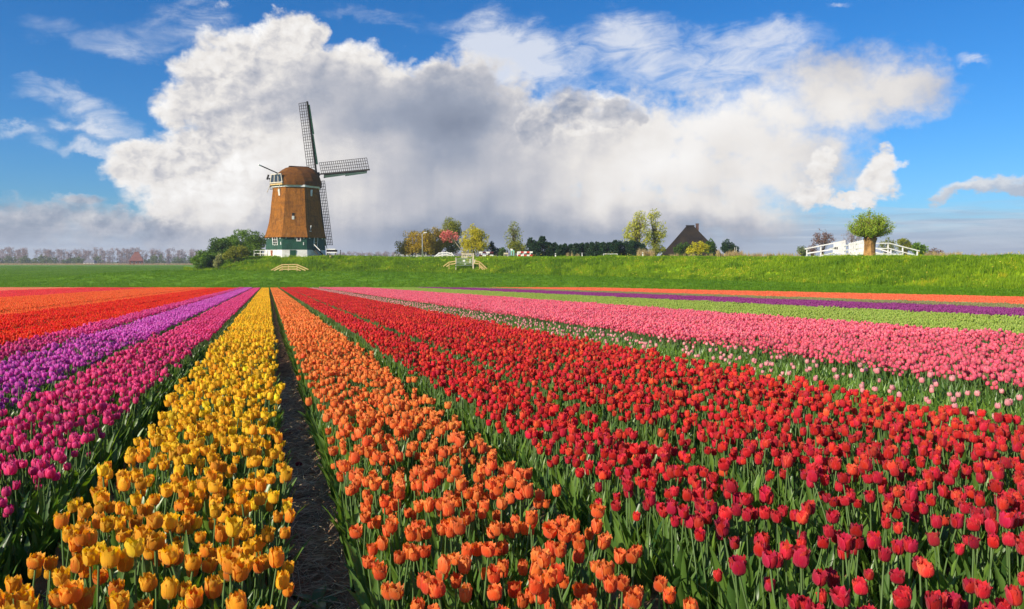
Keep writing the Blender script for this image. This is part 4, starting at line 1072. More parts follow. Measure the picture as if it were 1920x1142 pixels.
tree('shrub', b, [el(1310, 463, 14, 13, 140, b), el(1296, 470, 8, 9, 140, b), el(1322, 468, 8, 10, 140, b)], 'golden olive shrub in front of the thatched barn', 'bush', 'gold', 24, 60, 30, .26, .5, (.1, .05), fork=.2)
b = on(1282, 146)
tree('shrub', b, [el(1282, 466, 14, 11, 146, b), el(1268, 472, 9, 8, 146, b)], 'dark shrub against the shaded barn roof', 'bush', 'dark', 25, 40, 68, .19, .5, (.1, .05), fork=.2)
b = on(1332, 150)
tree('shrub', b, [el(1332, 464, 10, 13, 150, b)], 'dark shrub at the low corner of the barn roof', 'bush', 'dark', 26, 34, 40, .26, .5, (.1, .05), fork=.2)
b = on(1365, 140)
tree('shrub', b, [el(1365, 466, 14, 12, 140, b), el(1362, 458, 8, 6, 140, b), el(1376, 470, 9, 8, 140, b)], 'round dark evergreen shrub standing alone past the barn', 'bush', 'conifer', 27, 60, 78, .19, .5, (.12, .05), fork=.2)

# beyond the white bridge
def low(px, D): x = (px - CX) / F_PX * D; return Vector((x, D, top(x, D)))
for px, D, ells, lab, fol, sd, lf, cl in (
        (1543, 150, [(1541, 446, 16, 14), (1552, 450, 12, 14), (1532, 456, 10, 10)], 'rust brown tree with bare twigs beyond the bridge end', 'rust', 31, .2, 110),
        (1524, 152, [(1523, 468, 8, 8)], 'small rust brown bush below the rust brown tree', 'rust', 32, .2, 26),
        (1592, 190, [(1592, 446, 13, 14), (1604, 450, 14, 16)], 'pale mauve leafless tree behind the boarded bridge rail', 'mauve', 33, .2, 80),
        (1660, 150, [(1662, 460, 14, 12), (1672, 466, 10, 8)], 'pale olive bush behind the pollard willow', 'paleolive', 34, .22, 44),
        (1696, 140, [(1694, 458, 13, 11), (1700, 466, 12, 10)], 'mid green bush behind the sloping bridge rail', 'olive', 35, .24, 60),
        (1724, 128, [(1722, 466, 12, 10), (1730, 470, 9, 8)], 'dark green round bush just past the bridge end', 'bush', 36, .24, 60),
        (1752, 130, [(1752, 473, 14, 5)], 'low russet bush along the crest past the bridge', 'rust', 37, .2, 24),
        (1506, 135, [(1503, 470, 8, 8), (1510, 474, 8, 6)], 'small grey green bush before the bridge begins', 'greygreen', 38, .22, 30)):
    b = low(px, D); tree('small_tree' if fol in ('rust', 'mauve') and cl > 40 else 'shrub', b, [el(x, y, wx, wy, D, b) for x, y, wx, wy in ells], lab, 'tree' if cl > 60 and fol in ('rust', 'mauve') else 'bush', fol, sd, cl, 16 if fol in ('rust', 'mauve') else 34, lf, .5, (.16, .05), fork=.3, limbs=30, group='trees and bushes round the bridge')

# the pollard willow in front of the bridge
def pollard():
    D = 86.5; b = on(1631, D); k = D / F_PX; rg = np.random.default_rng(44)
    r = empty('pollard_willow', b); tag(r, 'pollard willow with thick golden trunk in front of the white bridge', 'tree')
    th = 31 * k; mb = MB(); n = 14
    rings = [(-.3, 12.5), (0, 11.6), (th * .15, 10.0), (th * .4, 9.2), (th * .7, 9.6), (th * .9, 11.0), (th * 1.03, 12.0), (th * 1.16, 9.0), (th * 1.22, 4)]
    for z, rp in rings:
        for q in range(n):
            a_ = 2 * math.pi * q / n; f = 1 + .10 * math.sin(3 * a_ + z) + .06 * math.sin(7 * a_ + 2 * z) + rg.uniform(-.03, .03)
            mb.v.append((rp * k * f * math.cos(a_), rp * k * f * .9 * math.sin(a_), z))
    for i in range(len(rings) - 1):
        for q in range(n): mb.f.append((i * n + q, i * n + (q + 1) % n, (i + 1) * n + (q + 1) % n, (i + 1) * n + q)); mb.mi.append(0)
    mb.f.append(tuple((len(rings) - 1) * n + q for q in range(n))); mb.mi.append(0)
    tips = []
    for q in range(150):
        a_ = rg.uniform(0, 6.283); sp = rg.uniform(0, 1) ** .6
        d = Vector((math.cos(a_) * sp * 37 * k, math.sin(a_) * sp * 34 * k, (50 - 34 * sp ** 2.4 + rg.uniform(-7, 3)) * k)) * rg.uniform(.74, 1.0)
        p0 = Vector((math.cos(a_) * sp * 9 * k, math.sin(a_) * sp * 8 * k, th * 1.1)); p2 = p0 + d; p1 = p0 + Vector((d.x * .58, d.y * .58, d.z * .42))
        mb.tube([p0, p1, p2], [.035, .022, .008], 4)
        for t in (.3, .42, .52, .62, .72, .82, .92, 1.02):
            m_ = p0.lerp(p1, min(1, t * 2)) if t < .5 else p1.lerp(p2, t * 2 - 1)
            tips.append(m_ + Vector(rg.normal(0, .06, 3)))
    mb.build('trunk', M['bark_willow'], r, smooth=False)
    V, F, rn = leaves_np(np.array(tips), .12, 14, rg, .22, -.6)
    link('crown', mesh_np('crown', V, F, [foliage('willow')], rnd=rn), r)
pollard()

# the wood on the horizon and the bushes before it, beyond the reeds
def far_wood():
    rg = np.random.default_rng(91); Vs, Fs, Rs = [], [], []; o = 0; mb = MB()
    x = -560.0
    while x < 60:
        D = 700 + rg.uniform(-12, 12); px = CX + F_PX * x / D
        gap = .55 + .45 * vnoise(np.array([x * .03]), np.array([0.0]), 3)[0]
        H = rg.uniform(11.5, 14.5) * (.75 + .35 * gap) * (1.0 if px < 400 else .8)
        C = np.stack([x + rg.normal(0, 1.0, 22), D + rg.normal(0, 1.1, 22), -1.8 + H * (.08 + .92 * rg.uniform(0, 1, 22))], 1)
        mb.tube([(x, D, -2), (x, D, -1.8 + H * .9)], [.22, .05], 4)
        V, F, r = leaves_np(C, .62, 18, rg, 1.35, -1.6); Vs.append(V); Fs.append(F + o); Rs.append(r); o += len(V)
        x += rg.uniform(1.3, 2.6)
    t = mb.mesh('far_trunks', M['bark']); tv = np.array([v.co[:] for v in t.vertices]); tf = np.array([tuple(p.vertices) for p in t.polygons if len(p.vertices) == 4])
    V = np.concatenate(Vs + [tv]); F = np.concatenate(Fs + [tf + o]); mi = np.concatenate([np.zeros(sum(map(len, Fs))), np.ones(len(tf))])
    me = mesh_np('far_wood', V, F, [foliage('mauve'), M['bark']], rnd=np.concatenate(Rs + [np.full(len(tv), .5)]), midx=mi)
    tag(link('far_wood', me), 'long mauve line of leafless poplars on the horizon', 'trees', kind='stuff')
    Vs, Fs, Rs = [], [], []; o = 0; x = -520.0
    while x < -30:
        D = 640 + rg.uniform(-10, 10); H = rg.uniform(4.5, 9.5); w = rg.uniform(3, 6)
        if not (-352 < x < -318 or -372 < x < -352 and rg.uniform() < .7):
            C = crown_points([(x, D, -1.8 + H * .45, w, w * .8, H * .55)], 26, rg)
            V, F, r = leaves_np(C, .9, 14, rg, 1.1); Vs.append(V); Fs.append(F + o); Rs.append(r); o += len(V)
        x += rg.uniform(2.5, 6)
    me = mesh_np('far_bushes', np.concatenate(Vs), np.concatenate(Fs), [foliage('greygreen')], rnd=np.concatenate(Rs))
    tag(link('far_bushes', me), 'grey green band of bushes below the distant poplars', 'bushes', kind='stuff')
    Vs, Fs, Rs = [], [], []; o = 0; x = 330.0
    while x < 480:
        D = 560 + rg.uniform(-8, 8); H = rg.uniform(4, 8.5); w = rg.uniform(3, 6)
        C = crown_points([(x, D, -1.8 + H * .5, w, w * .8, H * .5)], 12, rg); V, F, r = leaves_np(C, .9, 9, rg, 1.1); Vs.append(V); Fs.append(F + o); Rs.append(r); o += len(V)
        x += rg.uniform(3, 9)
    me = mesh_np('far_grove', np.concatenate(Vs), np.concatenate(Fs), [foliage('mauve')], rnd=np.concatenate(Rs))
    tag(link('far_grove', me), 'hazy grove showing just above the dike beyond the bridge', 'trees', kind='stuff')
far_wood()

# ------------------------------------------------------------------ buildings far off
def pyramid_house(name, apex, half, eave_z, ground_z_, ridge, rot, label, roof_m, wall_m, chimney=None, dormer=False):
    """a square farmhouse under one pyramid roof"""
    r = empty(name, (apex.x, apex.y, ground_z_), rot); tag(r, label, 'farmhouse')
    h = apex.z - ground_z_; e = eave_z - ground_z_; w = half * .88
    mb = MB(); mb.box((0, 0, e / 2), (2 * w, 2 * w, e)); mb.build('wall', wall_m, r)
    mb = MB(); q = half
    sag = .30
    def ring(t): return [((-q + (q - ridge) * t) if sx < 0 else (q - (q - ridge) * t), (q - q * t) * sy, e - .1 + (h - e + .1) * (t ** 1.06)) for sx, sy in ((-1, -1), (1, -1), (1, 1), (-1, 1))]
    rs = [ring(t) for t in (0, .25, .5, .75, 1.0)]
    vs = [v for rr in rs for v in rr]; fs = [(3, 2, 1, 0)]
    for i in range(4):
        for k in range(4): fs.append((i * 4 + k, i * 4 + (k + 1) % 4, i * 4 + 4 + (k + 1) % 4, i * 4 + 4 + k))
    mb.add(vs, fs); roof = mb.build('roof', roof_m, r)
    MB().box((0, 0, h + .05), (2 * ridge + .5, .55, .30)).build('ridge_cap', M['tile'] if roof_m is M['tile'] else M['thatch_old'], roof)
    if chimney:
        cx, z0, z1 = chimney
        c = MB(); c.box((cx, 1.0, (z0 + z1) / 2), (.85, .85, z1 - z0)); c.box((cx, 1.0, z1 + .08), (1.05, 1.05, .2)); c.build('chimney', mat('sooty_brick', ((.12, .06, .04), (.07, .04, .03)), .9, .2, noise=(4, 3)), roof)
    for i in range(3):
        f = MB(); f.box((-w * .6 + i * w * .6, -w - .03, e * .55), (1.2, .12, 1.4)); fo = f.build('window', M['white'], r)
        MB().box((-w * .6 + i * w * .6, -w - .095, e * .55), (1.0, .02, 1.2)).build('pane', M['glass'], fo)
    return r, roof
a = W(1294, 423.5, 230)
pyramid_house('thatched_barn', a, 11.4, .4, -2.0, 1.05, R(-10), 'dark thatched barn with a steep pyramid roof and brick chimney', M['thatch_old'], M['brick'], chimney=(2.2, 8.2, 14.6))
a = W(256, 472.5, 600)
r_, roof_ = pyramid_house('distant_farmhouse', a, 5.4, 1.5, -1.9, 1.4, R(24), 'distant farmhouse with red tiled pyramid roof before the poplars', M['tile'], M['brick'])
def low_house():
    p = W(169, 491, 610); r = empty('distant_cottage', (p.x, p.y, -1.9), R(6)); tag(r, 'distant low cottage with grey roof and pale wall', 'house')
    MB().box((0, 0, 1.0), (8.4, 5, 2.4)).build('wall', M['plaster'], r)
    mb = MB(); mb.add([(-4.5, -2.9, 2.0), (4.5, -2.9, 2.0), (4.5, 2.9, 2.0), (-4.5, 2.9, 2.0), (-3.2, 0, 4.4), (3.2, 0, 4.4)], [(0, 1, 5, 4), (1, 2, 5), (2, 3, 4, 5), (3, 0, 4), (3, 2, 1, 0)])
    mb.build('roof', mat('slate_roof', (.16, .16, .18), .7), r)
    for x in (-2.4, 0.4, 2.6):
        f = MB().box((x, -2.53, 1.0), (1.1, .1, 1.1)).build('window', M['white'], r); MB().box((x, -2.59, 1.0), (.9, .02, .9)).build('pane', M['glass'], f)
low_house()


# ------------------------------------------------------------------ the windmill
MD = 140.0; KM = MD / F_PX
mill_base = on(555.5, MD); MB0 = HZ - (mill_base.z - CAMZ) / KM            # pixel row of its foot
def build_mill():
    r = empty('windmill', mill_base); tag(r, 'thatched octagonal windmill with green boarded base on the grassy mound', 'windmill')
    RING = [(3.38, 5.92), (4.2, 5.66), (4.9, 5.44), (6.13, 5.12), (7.97, 4.84), (9.8, 4.68), (11.4, 4.50), (12.65, 4.36)]
    Rz = lambda z: float(np.interp(z, [0, 1.1, 3.4] + [q[0] for q in RING[1:]], [5.78, 5.74, 5.50] + [q[1] for q in RING[1:]]))
    A0 = R(-77); va = [A0 + R(22.5) + i * R(45) for i in range(8)]
    c8 = math.cos(R(22.5))
    def loft(rings, mats, name, parent, cap=True, smooth=False):
        mb = MB()
        for z, rr in rings: mb.v += [(rr * math.cos(a), rr * math.sin(a), z) for a in va]
        for i in range(len(rings) - 1):
            for q in range(8): mb.f.append((i * 8 + q, i * 8 + (q + 1) % 8, i * 8 + 8 + (q + 1) % 8, i * 8 + 8 + q)); mb.mi.append(0)
        if cap:
            mb.f.append(tuple(range((len(rings) - 1) * 8, len(rings) * 8))); mb.mi.append(0); mb.f.append(tuple(reversed(range(8)))); mb.mi.append(0)
        return mb.build(name, mats, parent, smooth)
    # brick foot, boards, thatch
    found = loft([(-.5, 5.78), (1.10, 5.72)], M['plaster'], 'foundation', r)
    inner = loft([(1.12, 5.36), (3.55, 5.22)], M['dark'], 'timber_frame', r)
    def facet(i, z, l, out=0.0):
        """a point on facet i at height z, l metres along it, out metres off it"""
        a = A0 + i * R(45); ap = (Rz(z) + 0.0) * c8 + out
        return Vector((ap * math.cos(a) - l * math.sin(a), ap * math.sin(a) + l * math.cos(a), z))
    def frot(i, z):
        a = A0 + i * R(45); sl_ = math.atan2((Rz(z + .4) - Rz(z - .4)) * c8, .8)
        return Matrix.Rotation(a + R(90), 3, 'Z') @ Matrix.Rotation(-sl_, 3, 'X')
    # each facet of the base: boards side by side
    for i in range(8):
        nb = 12; hw0, hw1 = 5.72 * math.sin(R(22.5)), 5.48 * math.sin(R(22.5))
        for b in range(nb):
            t0, t1 = -1 + 2 * b / nb, -1 + 2 * (b + 1) / nb; g = .012; vs = []
            for z, hw in ((1.13, hw0), (3.46, hw1)):
                for t, s in ((t0, g), (t1, -g)):
                    for o_ in (-.10, .0 + .012 * (b % 2)):
                        rr = (5.72 if z < 2 else 5.48) * c8 + o_; a = A0 + i * R(45); l = t * hw + s
                        vs.append((rr * math.cos(a) - l * math.sin(a), rr * math.sin(a) + l * math.cos(a), z))
            MB().add(vs, [(0, 1, 3, 2), (4, 6, 7, 5), (0, 4, 5, 1), (2, 3, 7, 6), (0, 2, 6, 4), (1, 5, 7, 3)]).build('board', M['green'], inner)
    body = loft([(3.30, 5.72)] + RING, M['thatch'], 'thatched_tower', r)
    # small white blocks under the thatch
    for i in range(8):
        for l in (-1.5, 0.1, 1.6): MB().box(facet(i, 3.22, l, .06), (.22, .14, .16), frot(i, 2.5)).build('bracket', M['white'], body)
    def off(i, z, px):
        """distance along facet i that the photograph's pixel column px stands for"""
        ls = np.linspace(-2.4, 2.4, 97); c = [facet(i, z, l) for l in ls]
        pp = [CX + F_PX * (mill_base.x + q.x) / (mill_base.y + q.y) for q in c]
        return float(ls[int(np.argmin([abs(v - px) for v in pp]))])
    def window(i, px, py, w, h, name='window', glass=True, bars=(0, 0), frame='white', fw=.13):
        z = (MB0 - py) * KM; l = off(i, z, px); m = frot(i, z); c = facet(i, z, l, .05)
        fo = MB()
        X, Y_, Z_ = m @ Vector((1, 0, 0)), m @ Vector((0, 1, 0)), m @ Vector((0, 0, 1))
        for s in (-1, 1):
            fo.box(c + X * s * (w / 2 - fw / 2), (fw, .16, h), m); fo.box(c + Z_ * s * (h / 2 - fw / 2), (w - 2 * fw, .16, fw), m)
        for b in range(bars[0]): fo.box(c + X * (-w / 2 + w * (b + 1) / (bars[0] + 1)), (.05, .12, h - 2 * fw), m)
        for b in range(bars[1]): fo.box(c + Z_ * (-h / 2 + h * (b + 1) / (bars[1] + 1)), (w - 2 * fw, .11, .05), m)
        o = fo.build(name, M[frame], r)
        if glass: MB().box(c, (w - 2 * fw + .01, .06, h - 2 * fw + .01), m).build('pane', M['glass'], o)
        return o
    window(-1, 516.3, 453.3, 1.35, 1.55, bars=(1, 2)); window(0, 560, 449.5, .80, .85, fw=.17)
    for i, px, py, w, h in ((-1, 524, 365, .34, 1.45), (1, 583.5, 365, .36, 1.4)):
        z = (MB0 - py) * KM; MB().box(facet(i, z, off(i, z, px), .03), (w, .14, h), frot(i, z)).build('shutter', M['white'], r)
    z = (MB0 - 408) * KM; l = off(0, z, 549.5); MB().box(facet(0, z - .28, l, .05), (.42, .16, .62), frot(0, z)).build('shutter', M['white'], r)
    MB().box(facet(0, z + .32, l, .02), (.42, .12, .58), frot(0, z)).build('hatch_opening', M['dark'], r)
    z = (MB0 - 430) * KM; l = off(1, z, 581); mb = MB(); m = frot(1, z); mb.box(facet(1, z, l + .16, .05), (.10, .12, 1.1), m); mb.box(facet(1, z - .5, l, .05), (.40, .12, .12), m); mb.build('shutter', M['white'], r)
    for i, px, py in ((-1, 527, 457.5), (0, 569, 458)):
        z = (MB0 - py) * KM; MB().box(facet(i, z, off(i, z, px), .04), (.16, .12, .52), frot(i, z)).build('vent_slit', M['white'], r)
    d = window(1, 591.5, 456, .92, 2.1, 'door', fw=.09, bars=(0, 1))
    # hatch in the foot, brick corner
    a = A0; MB().box((5.75 * c8 * math.cos(a) - .1 * math.sin(a) * -3, 5.75 * c8 * math.sin(a) + .1 * math.cos(a) * -3, .5), (1.05, .16, 1.12), frot(0, 1)).build('foundation_hatch', M['green'], r)
    z = .5; l = off(-1, 1.0, 509.5); MB().box(facet(-1, 1.0, l, .0) - Vector((0, 0, .5)), (.45, .14, 1.0), frot(-1, .6)).build('brick_patch', M['brick'], r)
    # stair to the door
    sm = MB(); z0 = 1.2; c0 = facet(1, 1.2, off(1, 1.2, 591.5), .1); nrm = Vector((math.cos(A0 + R(45)), math.sin(A0 + R(45)), 0)); sd = Vector((-nrm.y, nrm.x, 0)); m = frot(1, 1.0)
    stair = None
    for k in range(6):
        p = c0 + nrm * (.18 + k * .26) - sd * 0 - Vector((0, 0, .10 + k * .2))
        o = MB().box(p, (1.1, .27, .06), Matrix.Rotation(A0 + R(135), 3, 'Z')).build('step', M['dark'], stair or r); 
        if stair is None: stair = o; stair.name = 'stair'
    for s in (-.55, .55): MB().beam(c0 + sd * s - Vector((0, 0, .05)), c0 + nrm * 1.6 + sd * s - Vector((0, 0, 1.3)), .08, .22).build('stringer', M['dark'], stair)
    MB().beam(c0 - sd * .55 + Vector((0, 0, 1.0)), c0 - sd * .55 + nrm * 1.7 + Vector((0, 0, -.25)), .09, .12).build('handrail', M['white'], stair)
    c1 = facet(2, 3.0, 0.6, .1); MB().beam(c1 + Vector((0, 0, .4)), facet(2, 1.4, 1.7, .3), .12, .12).build('brace_board', M['white'], r)
    # cap
    ax = Vector((.546, .838, 0)); hx = Vector((.838, -.546, 0)); up = Vector((0, 0, 1))
    loft([(12.60, 4.60), (12.98, 4.62)], M['white'], 'cap_ring', r)
    prof = [(-4.5, 1.75, 1.55), (-4.1, 2.35, 2.15), (-3.0, 3.45, 2.7), (-1.6, 4.25, 3.62), (0, 4.62, 3.86), (1.5, 4.50, 3.98), (2.8, 3.75, 3.86), (3.7, 2.75, 3.3), (4.3, 1.8, 2.3)]
    mb = MB(); n = 14; CB = 12.92
    for s, w, h in prof:
        for q in range(n + 1):
            t = math.pi * q / n; c, sn = math.cos(t), math.sin(t)
            x = w * (abs(c) ** .92) * (1 if c > 0 else -1); z = CB + h * (sn ** 1.02)
            mb.v.append(tuple(ax * s + hx * x + up * z))
    for i in range(len(prof) - 1):
        for q in range(n): mb.f.append((i * (n + 1) + q, (i + 1) * (n + 1) + q, (i + 1) * (n + 1) + q + 1, i * (n + 1) + q + 1)); mb.mi.append(0)
    k = n + 1
    mb.f.append(tuple(range(k))); mb.f.append(tuple(reversed(range((len(prof) - 1) * k, len(prof) * k)))); mb.mi += [0, 0]
    mb.f.append(tuple([i * k for i in range(len(prof))] + [i * k + n for i in reversed(range(len(prof)))])); mb.mi.append(0)
    cap = mb.build('cap', M['thatch_cap'], r, smooth=False)
    MB().beam(ax * -1.6 + up * (CB + 3.72), ax * 3.0 + up * (CB + 4.02), .5, .22).build('ridge', M['dark'], cap)
    # tail front with its row of windows
    fx = Matrix((hx, ax, up)).transposed()
    tail = MB(); z0, z1 = 13.25, 14.98
    for zc, w, hgt in ((z0 + .12, 3.9, .26), (z1 - .08, 3.1, .18)): tail.box(ax * -4.62 + up * zc, (w * .88, .22, hgt * .75), fx)
    for x0, x1 in ((-1.63, -1.3), (-.55, -.48), (.55, .48), (1.63, 1.3)): tail.beam(ax * -4.62 + hx * x0 + up * (z0 + .1), ax * -4.62 + hx * x1 + up * (z1 - .1), .14, .14, up=ax)
    tw = tail.build('tail_window', M['cream'], r)
    for x in (-1.0, 0, 1.0): MB().box(ax * -4.60 + hx * x + up * ((z0 + z1) / 2 + .05), (.9, .06, 1.35), fx).build('pane', M['glass'], tw)
    MB().box(ax * -4.58 + up * 13.06, (3.3, .16, .22), fx).build('tail_board', M['yellow_wood'], r)
    tp = MB().beam(ax * -3.9 + up * 15.0, ax * -7.9 + up * 16.05, .16, .16).build('brake_lever', M['dark'], r)
    MB().beam(ax * -7.88 + up * 16.045, ax * -8.5 + up * 16.2, .18, .18).build('lever_tip', M['white'], tp)
    MB().tube([ax * -4.8 + up * 14.9 - hx * 1.9, ax * -5.0 + up * 14.0 - hx * 2.1], .18, 6).build('winch', M['dark'], r)
    for x in (-1.6, 1.2): MB().beam(ax * -4.7 + hx * x + up * 13.0, ax * -5.4 + hx * x + up * 11.6, .07, .07).build('tail_strut', M['pale_wood'], r)
    # windshaft and sails
    tau = R(9.6); hub = ax * 4.95 + up * 15.78; sh = (ax * math.cos(tau) + up * math.sin(tau)); upv = (up * math.cos(tau) - ax * math.sin(tau))
    MB().tube([hub - sh * 1.6, hub + sh * .5], [.42, .36], 10).build('windshaft', M['dark'], r)
    MB().box(hub + sh * .12, (.8, .7, .8), Matrix((hx, sh, upv)).transposed()).build('poll_end', M['dark'], r)
    L = 13.9; NBAR = 24; bar_mesh = None; hem_mesh = None
    mbar = MB().box((0, 0, 0), (2.16, .06, .085)).mesh('sail_bar', M['dark']); mhem = MB().box((0, 0, 0), (.085, .07, L - 1.5)).mesh('hemlath', M['dark'])
    for q, (d, n_) in enumerate(((upv, -hx), (hx, upv), (-upv, hx), (-hx, -upv))):
        s = MB().beam(hub + d * .3, hub + d * L, .30, .26, up=sh).build('sail', M['dark'], r)
        B = Matrix((n_, n_.cross(d) * -1, d)).transposed()
        pitch = B @ Matrix.Rotation(R(7), 3, 'Z')
        o0 = hub + sh * .1
        for k in range(NBAR):
            t = 1.35 + (L - 1.5) * k / (NBAR - 1)
            w = 1.0
            o = link('sail_bar', mbar, s); mm = pitch.to_4x4(); mm.translation = o0 + d * t + pitch @ Vector((1.12, 0, 0)); o.matrix_local = mm
        for x in (.62, 1.14, 1.66, 2.18):
            o = link('hemlath', mhem, s); mm = pitch.to_4x4(); mm.translation = o0 + d * (1.35 + (L - 1.5) / 2) + pitch @ Vector((x, 0, 0)); o.matrix_local = mm
        # wind boards in two lengths on the leading side
        for t0, t1 in ((1.9, 7.6), (7.64, 13.2)):
            mb = MB(); tilt = -sh * .16
            c = [o0 + d * t0 - n_ * .12, o0 + d * t1 - n_ * .12, o0 + d * t1 - n_ * .62 + tilt, o0 + d * t0 - n_ * .82 + tilt]
            mb.add(c + [v + sh * .05 for v in c], [(0, 1, 2, 3), (7, 6, 5, 4), (0, 4, 5, 1), (1, 5, 6, 2), (2, 6, 7, 3), (3, 7, 4, 0)]); mb.build('wind_board', M['sail_green'], s)
    return r
build_mill()

# ------------------------------------------------------------------ rails, gates and posts
def place(name, px, D, label, cat, group=None, dz=0.0, rz=0.0):
    return tag(empty(name, on(px, D, dz), rz), label, cat, group)
class Loc:
    """local coordinates of a thing at depth D: photograph pixels to metres from its base"""
    def __init__(s, base, px, D): s.b = base; s.px = px; s.D = D; s.k = D / F_PX; s.py = HZ - (base.z - CAMZ) / s.k
    def __call__(s, x, y, dy=0.0): return Vector(((x - s.px) * s.k, dy, (s.py - y) * s.k))
def rails(px, D, name, label, cat, m, post_list, rail_list, pw=.12, rw=(.06, .14), group=None, boards=(), dys=0.0, sink=.5):
    """posts: (px, top, bottom); rails: (x0, y0, x1, y1)"""
    r = place(name, px, D, label, cat, group); q = Loc(r.location, px, D)
    for x, y0, y1 in post_list: MB().beam(q(x, y1) - Vector((0, 0, sink)), q(x, y0), pw, pw, up=(0, 1, 0)).build('post', m, r)
    for x0, y0, x1, y1 in rail_list: MB().beam(q(x0, y0, -pw / 2 - rw[0] / 2), q(x1, y1, -pw / 2 - rw[0] / 2), rw[0], rw[1]).build('rail', m, r)
    return r, q

# the footbridge of new timber at the foot of the mound
r, q = rails(543, 126.8, 'footbridge_railing', 'arched yellow timber footbridge railing at the foot of the mill mound', 'railing', M['yellow_wood'],
             [(529, 495.5, 508), (541, 496, 508), (557, 495.5, 507.5)],
             [(508.5, 506.8, 529, 496.3), (529, 496.3, 557, 496), (557, 496, 578.5, 505.3), (514, 507.5, 529, 500.4), (529, 500.4, 557, 500.2), (557, 500.2, 573, 507), (524, 507.3, 529, 504.8), (529, 504.8, 557, 504.6), (557, 504.6, 564, 507.5)], .12, (.07, .17))
# white rails on either side of the mill
rails(486, 138, 'white_railing', 'low white rail and posts beside the shrubs at the mill foot', 'railing', M['white'], [(476.5, 469, 479.5), (488, 469, 479.5), (496, 469, 479.5)], [(475, 469.6, 500, 469.6), (477, 475.2, 498, 475.2)], .1, (.06, .12))
r = place('white_barrel', 501.5, 136.5, 'cream coloured barrel with a slanting pipe at the mill corner', 'barrel')
MB().tube([(0, 0, -.1), (0, 0, .3), (0, 0, .8), (0, 0, 1.05)], [.30, .36, .36, .30], 12).build('barrel_body', M['plaster'], r); MB().tube([(0, 0, 1.0), (.25, 0, 1.5)], .07, 6).build('pipe', M['white'], r)
r, q = rails(622, 137.5, 'white_railing', 'white double rail on a dark deck below the lower sail', 'railing', M['dark'], [(614, 467, 479.5), (629, 468, 479.5)], [], .12)
for y, x0, x1 in ((467.4, 612.5, 629), (473.4, 613, 631.5)): MB().beam(q(x0, y, -.1), q(x1, y, -.1), .07, .17).build('rail', M['white'], r)
MB().box(q(622, 470.3, .15), (2.0, .08, .35)).build('dark_board', M['dark'], r)
r = place('timber_stump', 620, 134.2, 'short cream timber stump on the grass edge by the mill', 'post'); MB().tube([(0, 0, -.2), (0, 0, .48)], [.22, .2], 8).build('stump', M['yellow_wood'], r)
r = place('dark_post', 638.5, 138, 'thin dark post standing alone past the mill', 'post'); MB().box((0, 0, .45), (.11, .11, 1.2)).build('shaft', M['dark'], r); MB().box((0, 0, 1.1), (.15, .15, .1)).build('post_cap', M['dark'], r)
r = place('timber_stack', 637, 141, 'low dark timber platform on the grass beside the mill', 'platform')
for k in range(3): MB().box((-.9 + .9 * k, 0, .14), (.84, 1.4, .3)).build('plank', M['dark'], r)

# lamp
r = place('street_lamp', 792, 139, 'slender grey street lamp with a bent arm before the olive trees', 'street lamp'); q = Loc(r.location, 792, 139)
MB().tube([(0, 0, -.4), (0, 0, 2), q(791.6, 441), q(792.2, 438.5)], [.11, .09, .06, .05], 8).build('pole', M['steel'], r, True)
MB().tube([q(792.2, 438.7), q(795, 436.6)], .045, 6).build('arm', M['steel'], r); MB().box(q(797.4, 436.2), (.62, .24, .14), Matrix.Rotation(R(-12), 3, 'Y')).build('lamp_head', M['white'], r)

# white arched railing on the crest
rails(833, 135, 'white_footbridge', 'white arched footbridge railing on the crest below the pink blossom', 'railing', M['white'], [(823, 473.4, 483), (829, 472, 483), (838, 472, 483), (847, 473.5, 483)],
      [(814, 482, 823.3, 475), (823, 474.6, 838, 473.6), (838, 473.6, 847, 475.5), (847, 475, 852.5, 482.5), (818, 482.4, 823, 479), (823, 478.6, 838, 477.8), (838, 477.8, 847, 479.4)], .16, (.07, .2))

# the field gate half way up the slope
r = place('field_gate', 871, 126, 'galvanised five bar field gate with white signs half way up the slope', 'gate'); q = Loc(r.location, 871, 126)
for x, y0, wd in ((854.7, 482.5, .13), (887.3, 474.6, .24)): MB().beam(q(x, 499.5) - Vector((0, 0, .6)), q(x, y0), wd, wd, up=(0, 1, 0)).build('post', M['pale_wood'], r)
for y in (484.6, 487.6, 490.2, 492.4, 494.6, 497.4): MB().tube([q(855.6, y, -.05), q(886, y, -.05)], .042, 6).build('gate_bar', M['steel'], r)
for x in (856, 870.5, 885.6): MB().tube([q(x, 484.4, -.02), q(x, 497.6, -.02)], .035, 6).build('gate_stile', M['steel'], r)
for x, y, w in ((870, 489, .38), (881.5, 487.5, .22), (881.3, 491.5, .20), (872.5, 495, .18)): MB().box(q(x, y, -.13), (w, .02, w * .8)).build('gate_sign', M['white'], r)
rails(843, 125.5, 'timber_handrail', 'yellow timber handrail descending on the lamp side of the field gate', 'railing', M['yellow_wood'], [(842, 491, 499)], [(831, 499.6, 842, 491.6), (842, 491.6, 854.5, 489.8), (837, 499.8, 844, 495.6), (843, 495.8, 854.5, 494)], .1, (.06, .16))
rails(904, 125, 'timber_handrail', 'long yellow timber handrail descending on the barn side of the field gate', 'railing', M['yellow_wood'], [(899, 490.8, 499), (909, 499, 507)], [(888, 488.6, 899, 491), (899, 491, 919, 509.5), (888, 493, 898, 495), (897.5, 494.6, 913.5, 509.5), (898, 497.6, 908.5, 509)], .1, (.06, .16))
r = place('timber_gate', 876, 131, 'pale timber gate with three openings on the crest behind the field gate', 'gate'); q = Loc(r.location, 876, 131)
for x in (866.5, 870.6, 874.8, 879, 884.5): MB().beam(q(x, 484) - Vector((0, 0, .3)), q(x, 475.5 if x > 867 else 474), .16, .12, up=(0, 1, 0)).build('upright', M['pale_wood'], r)
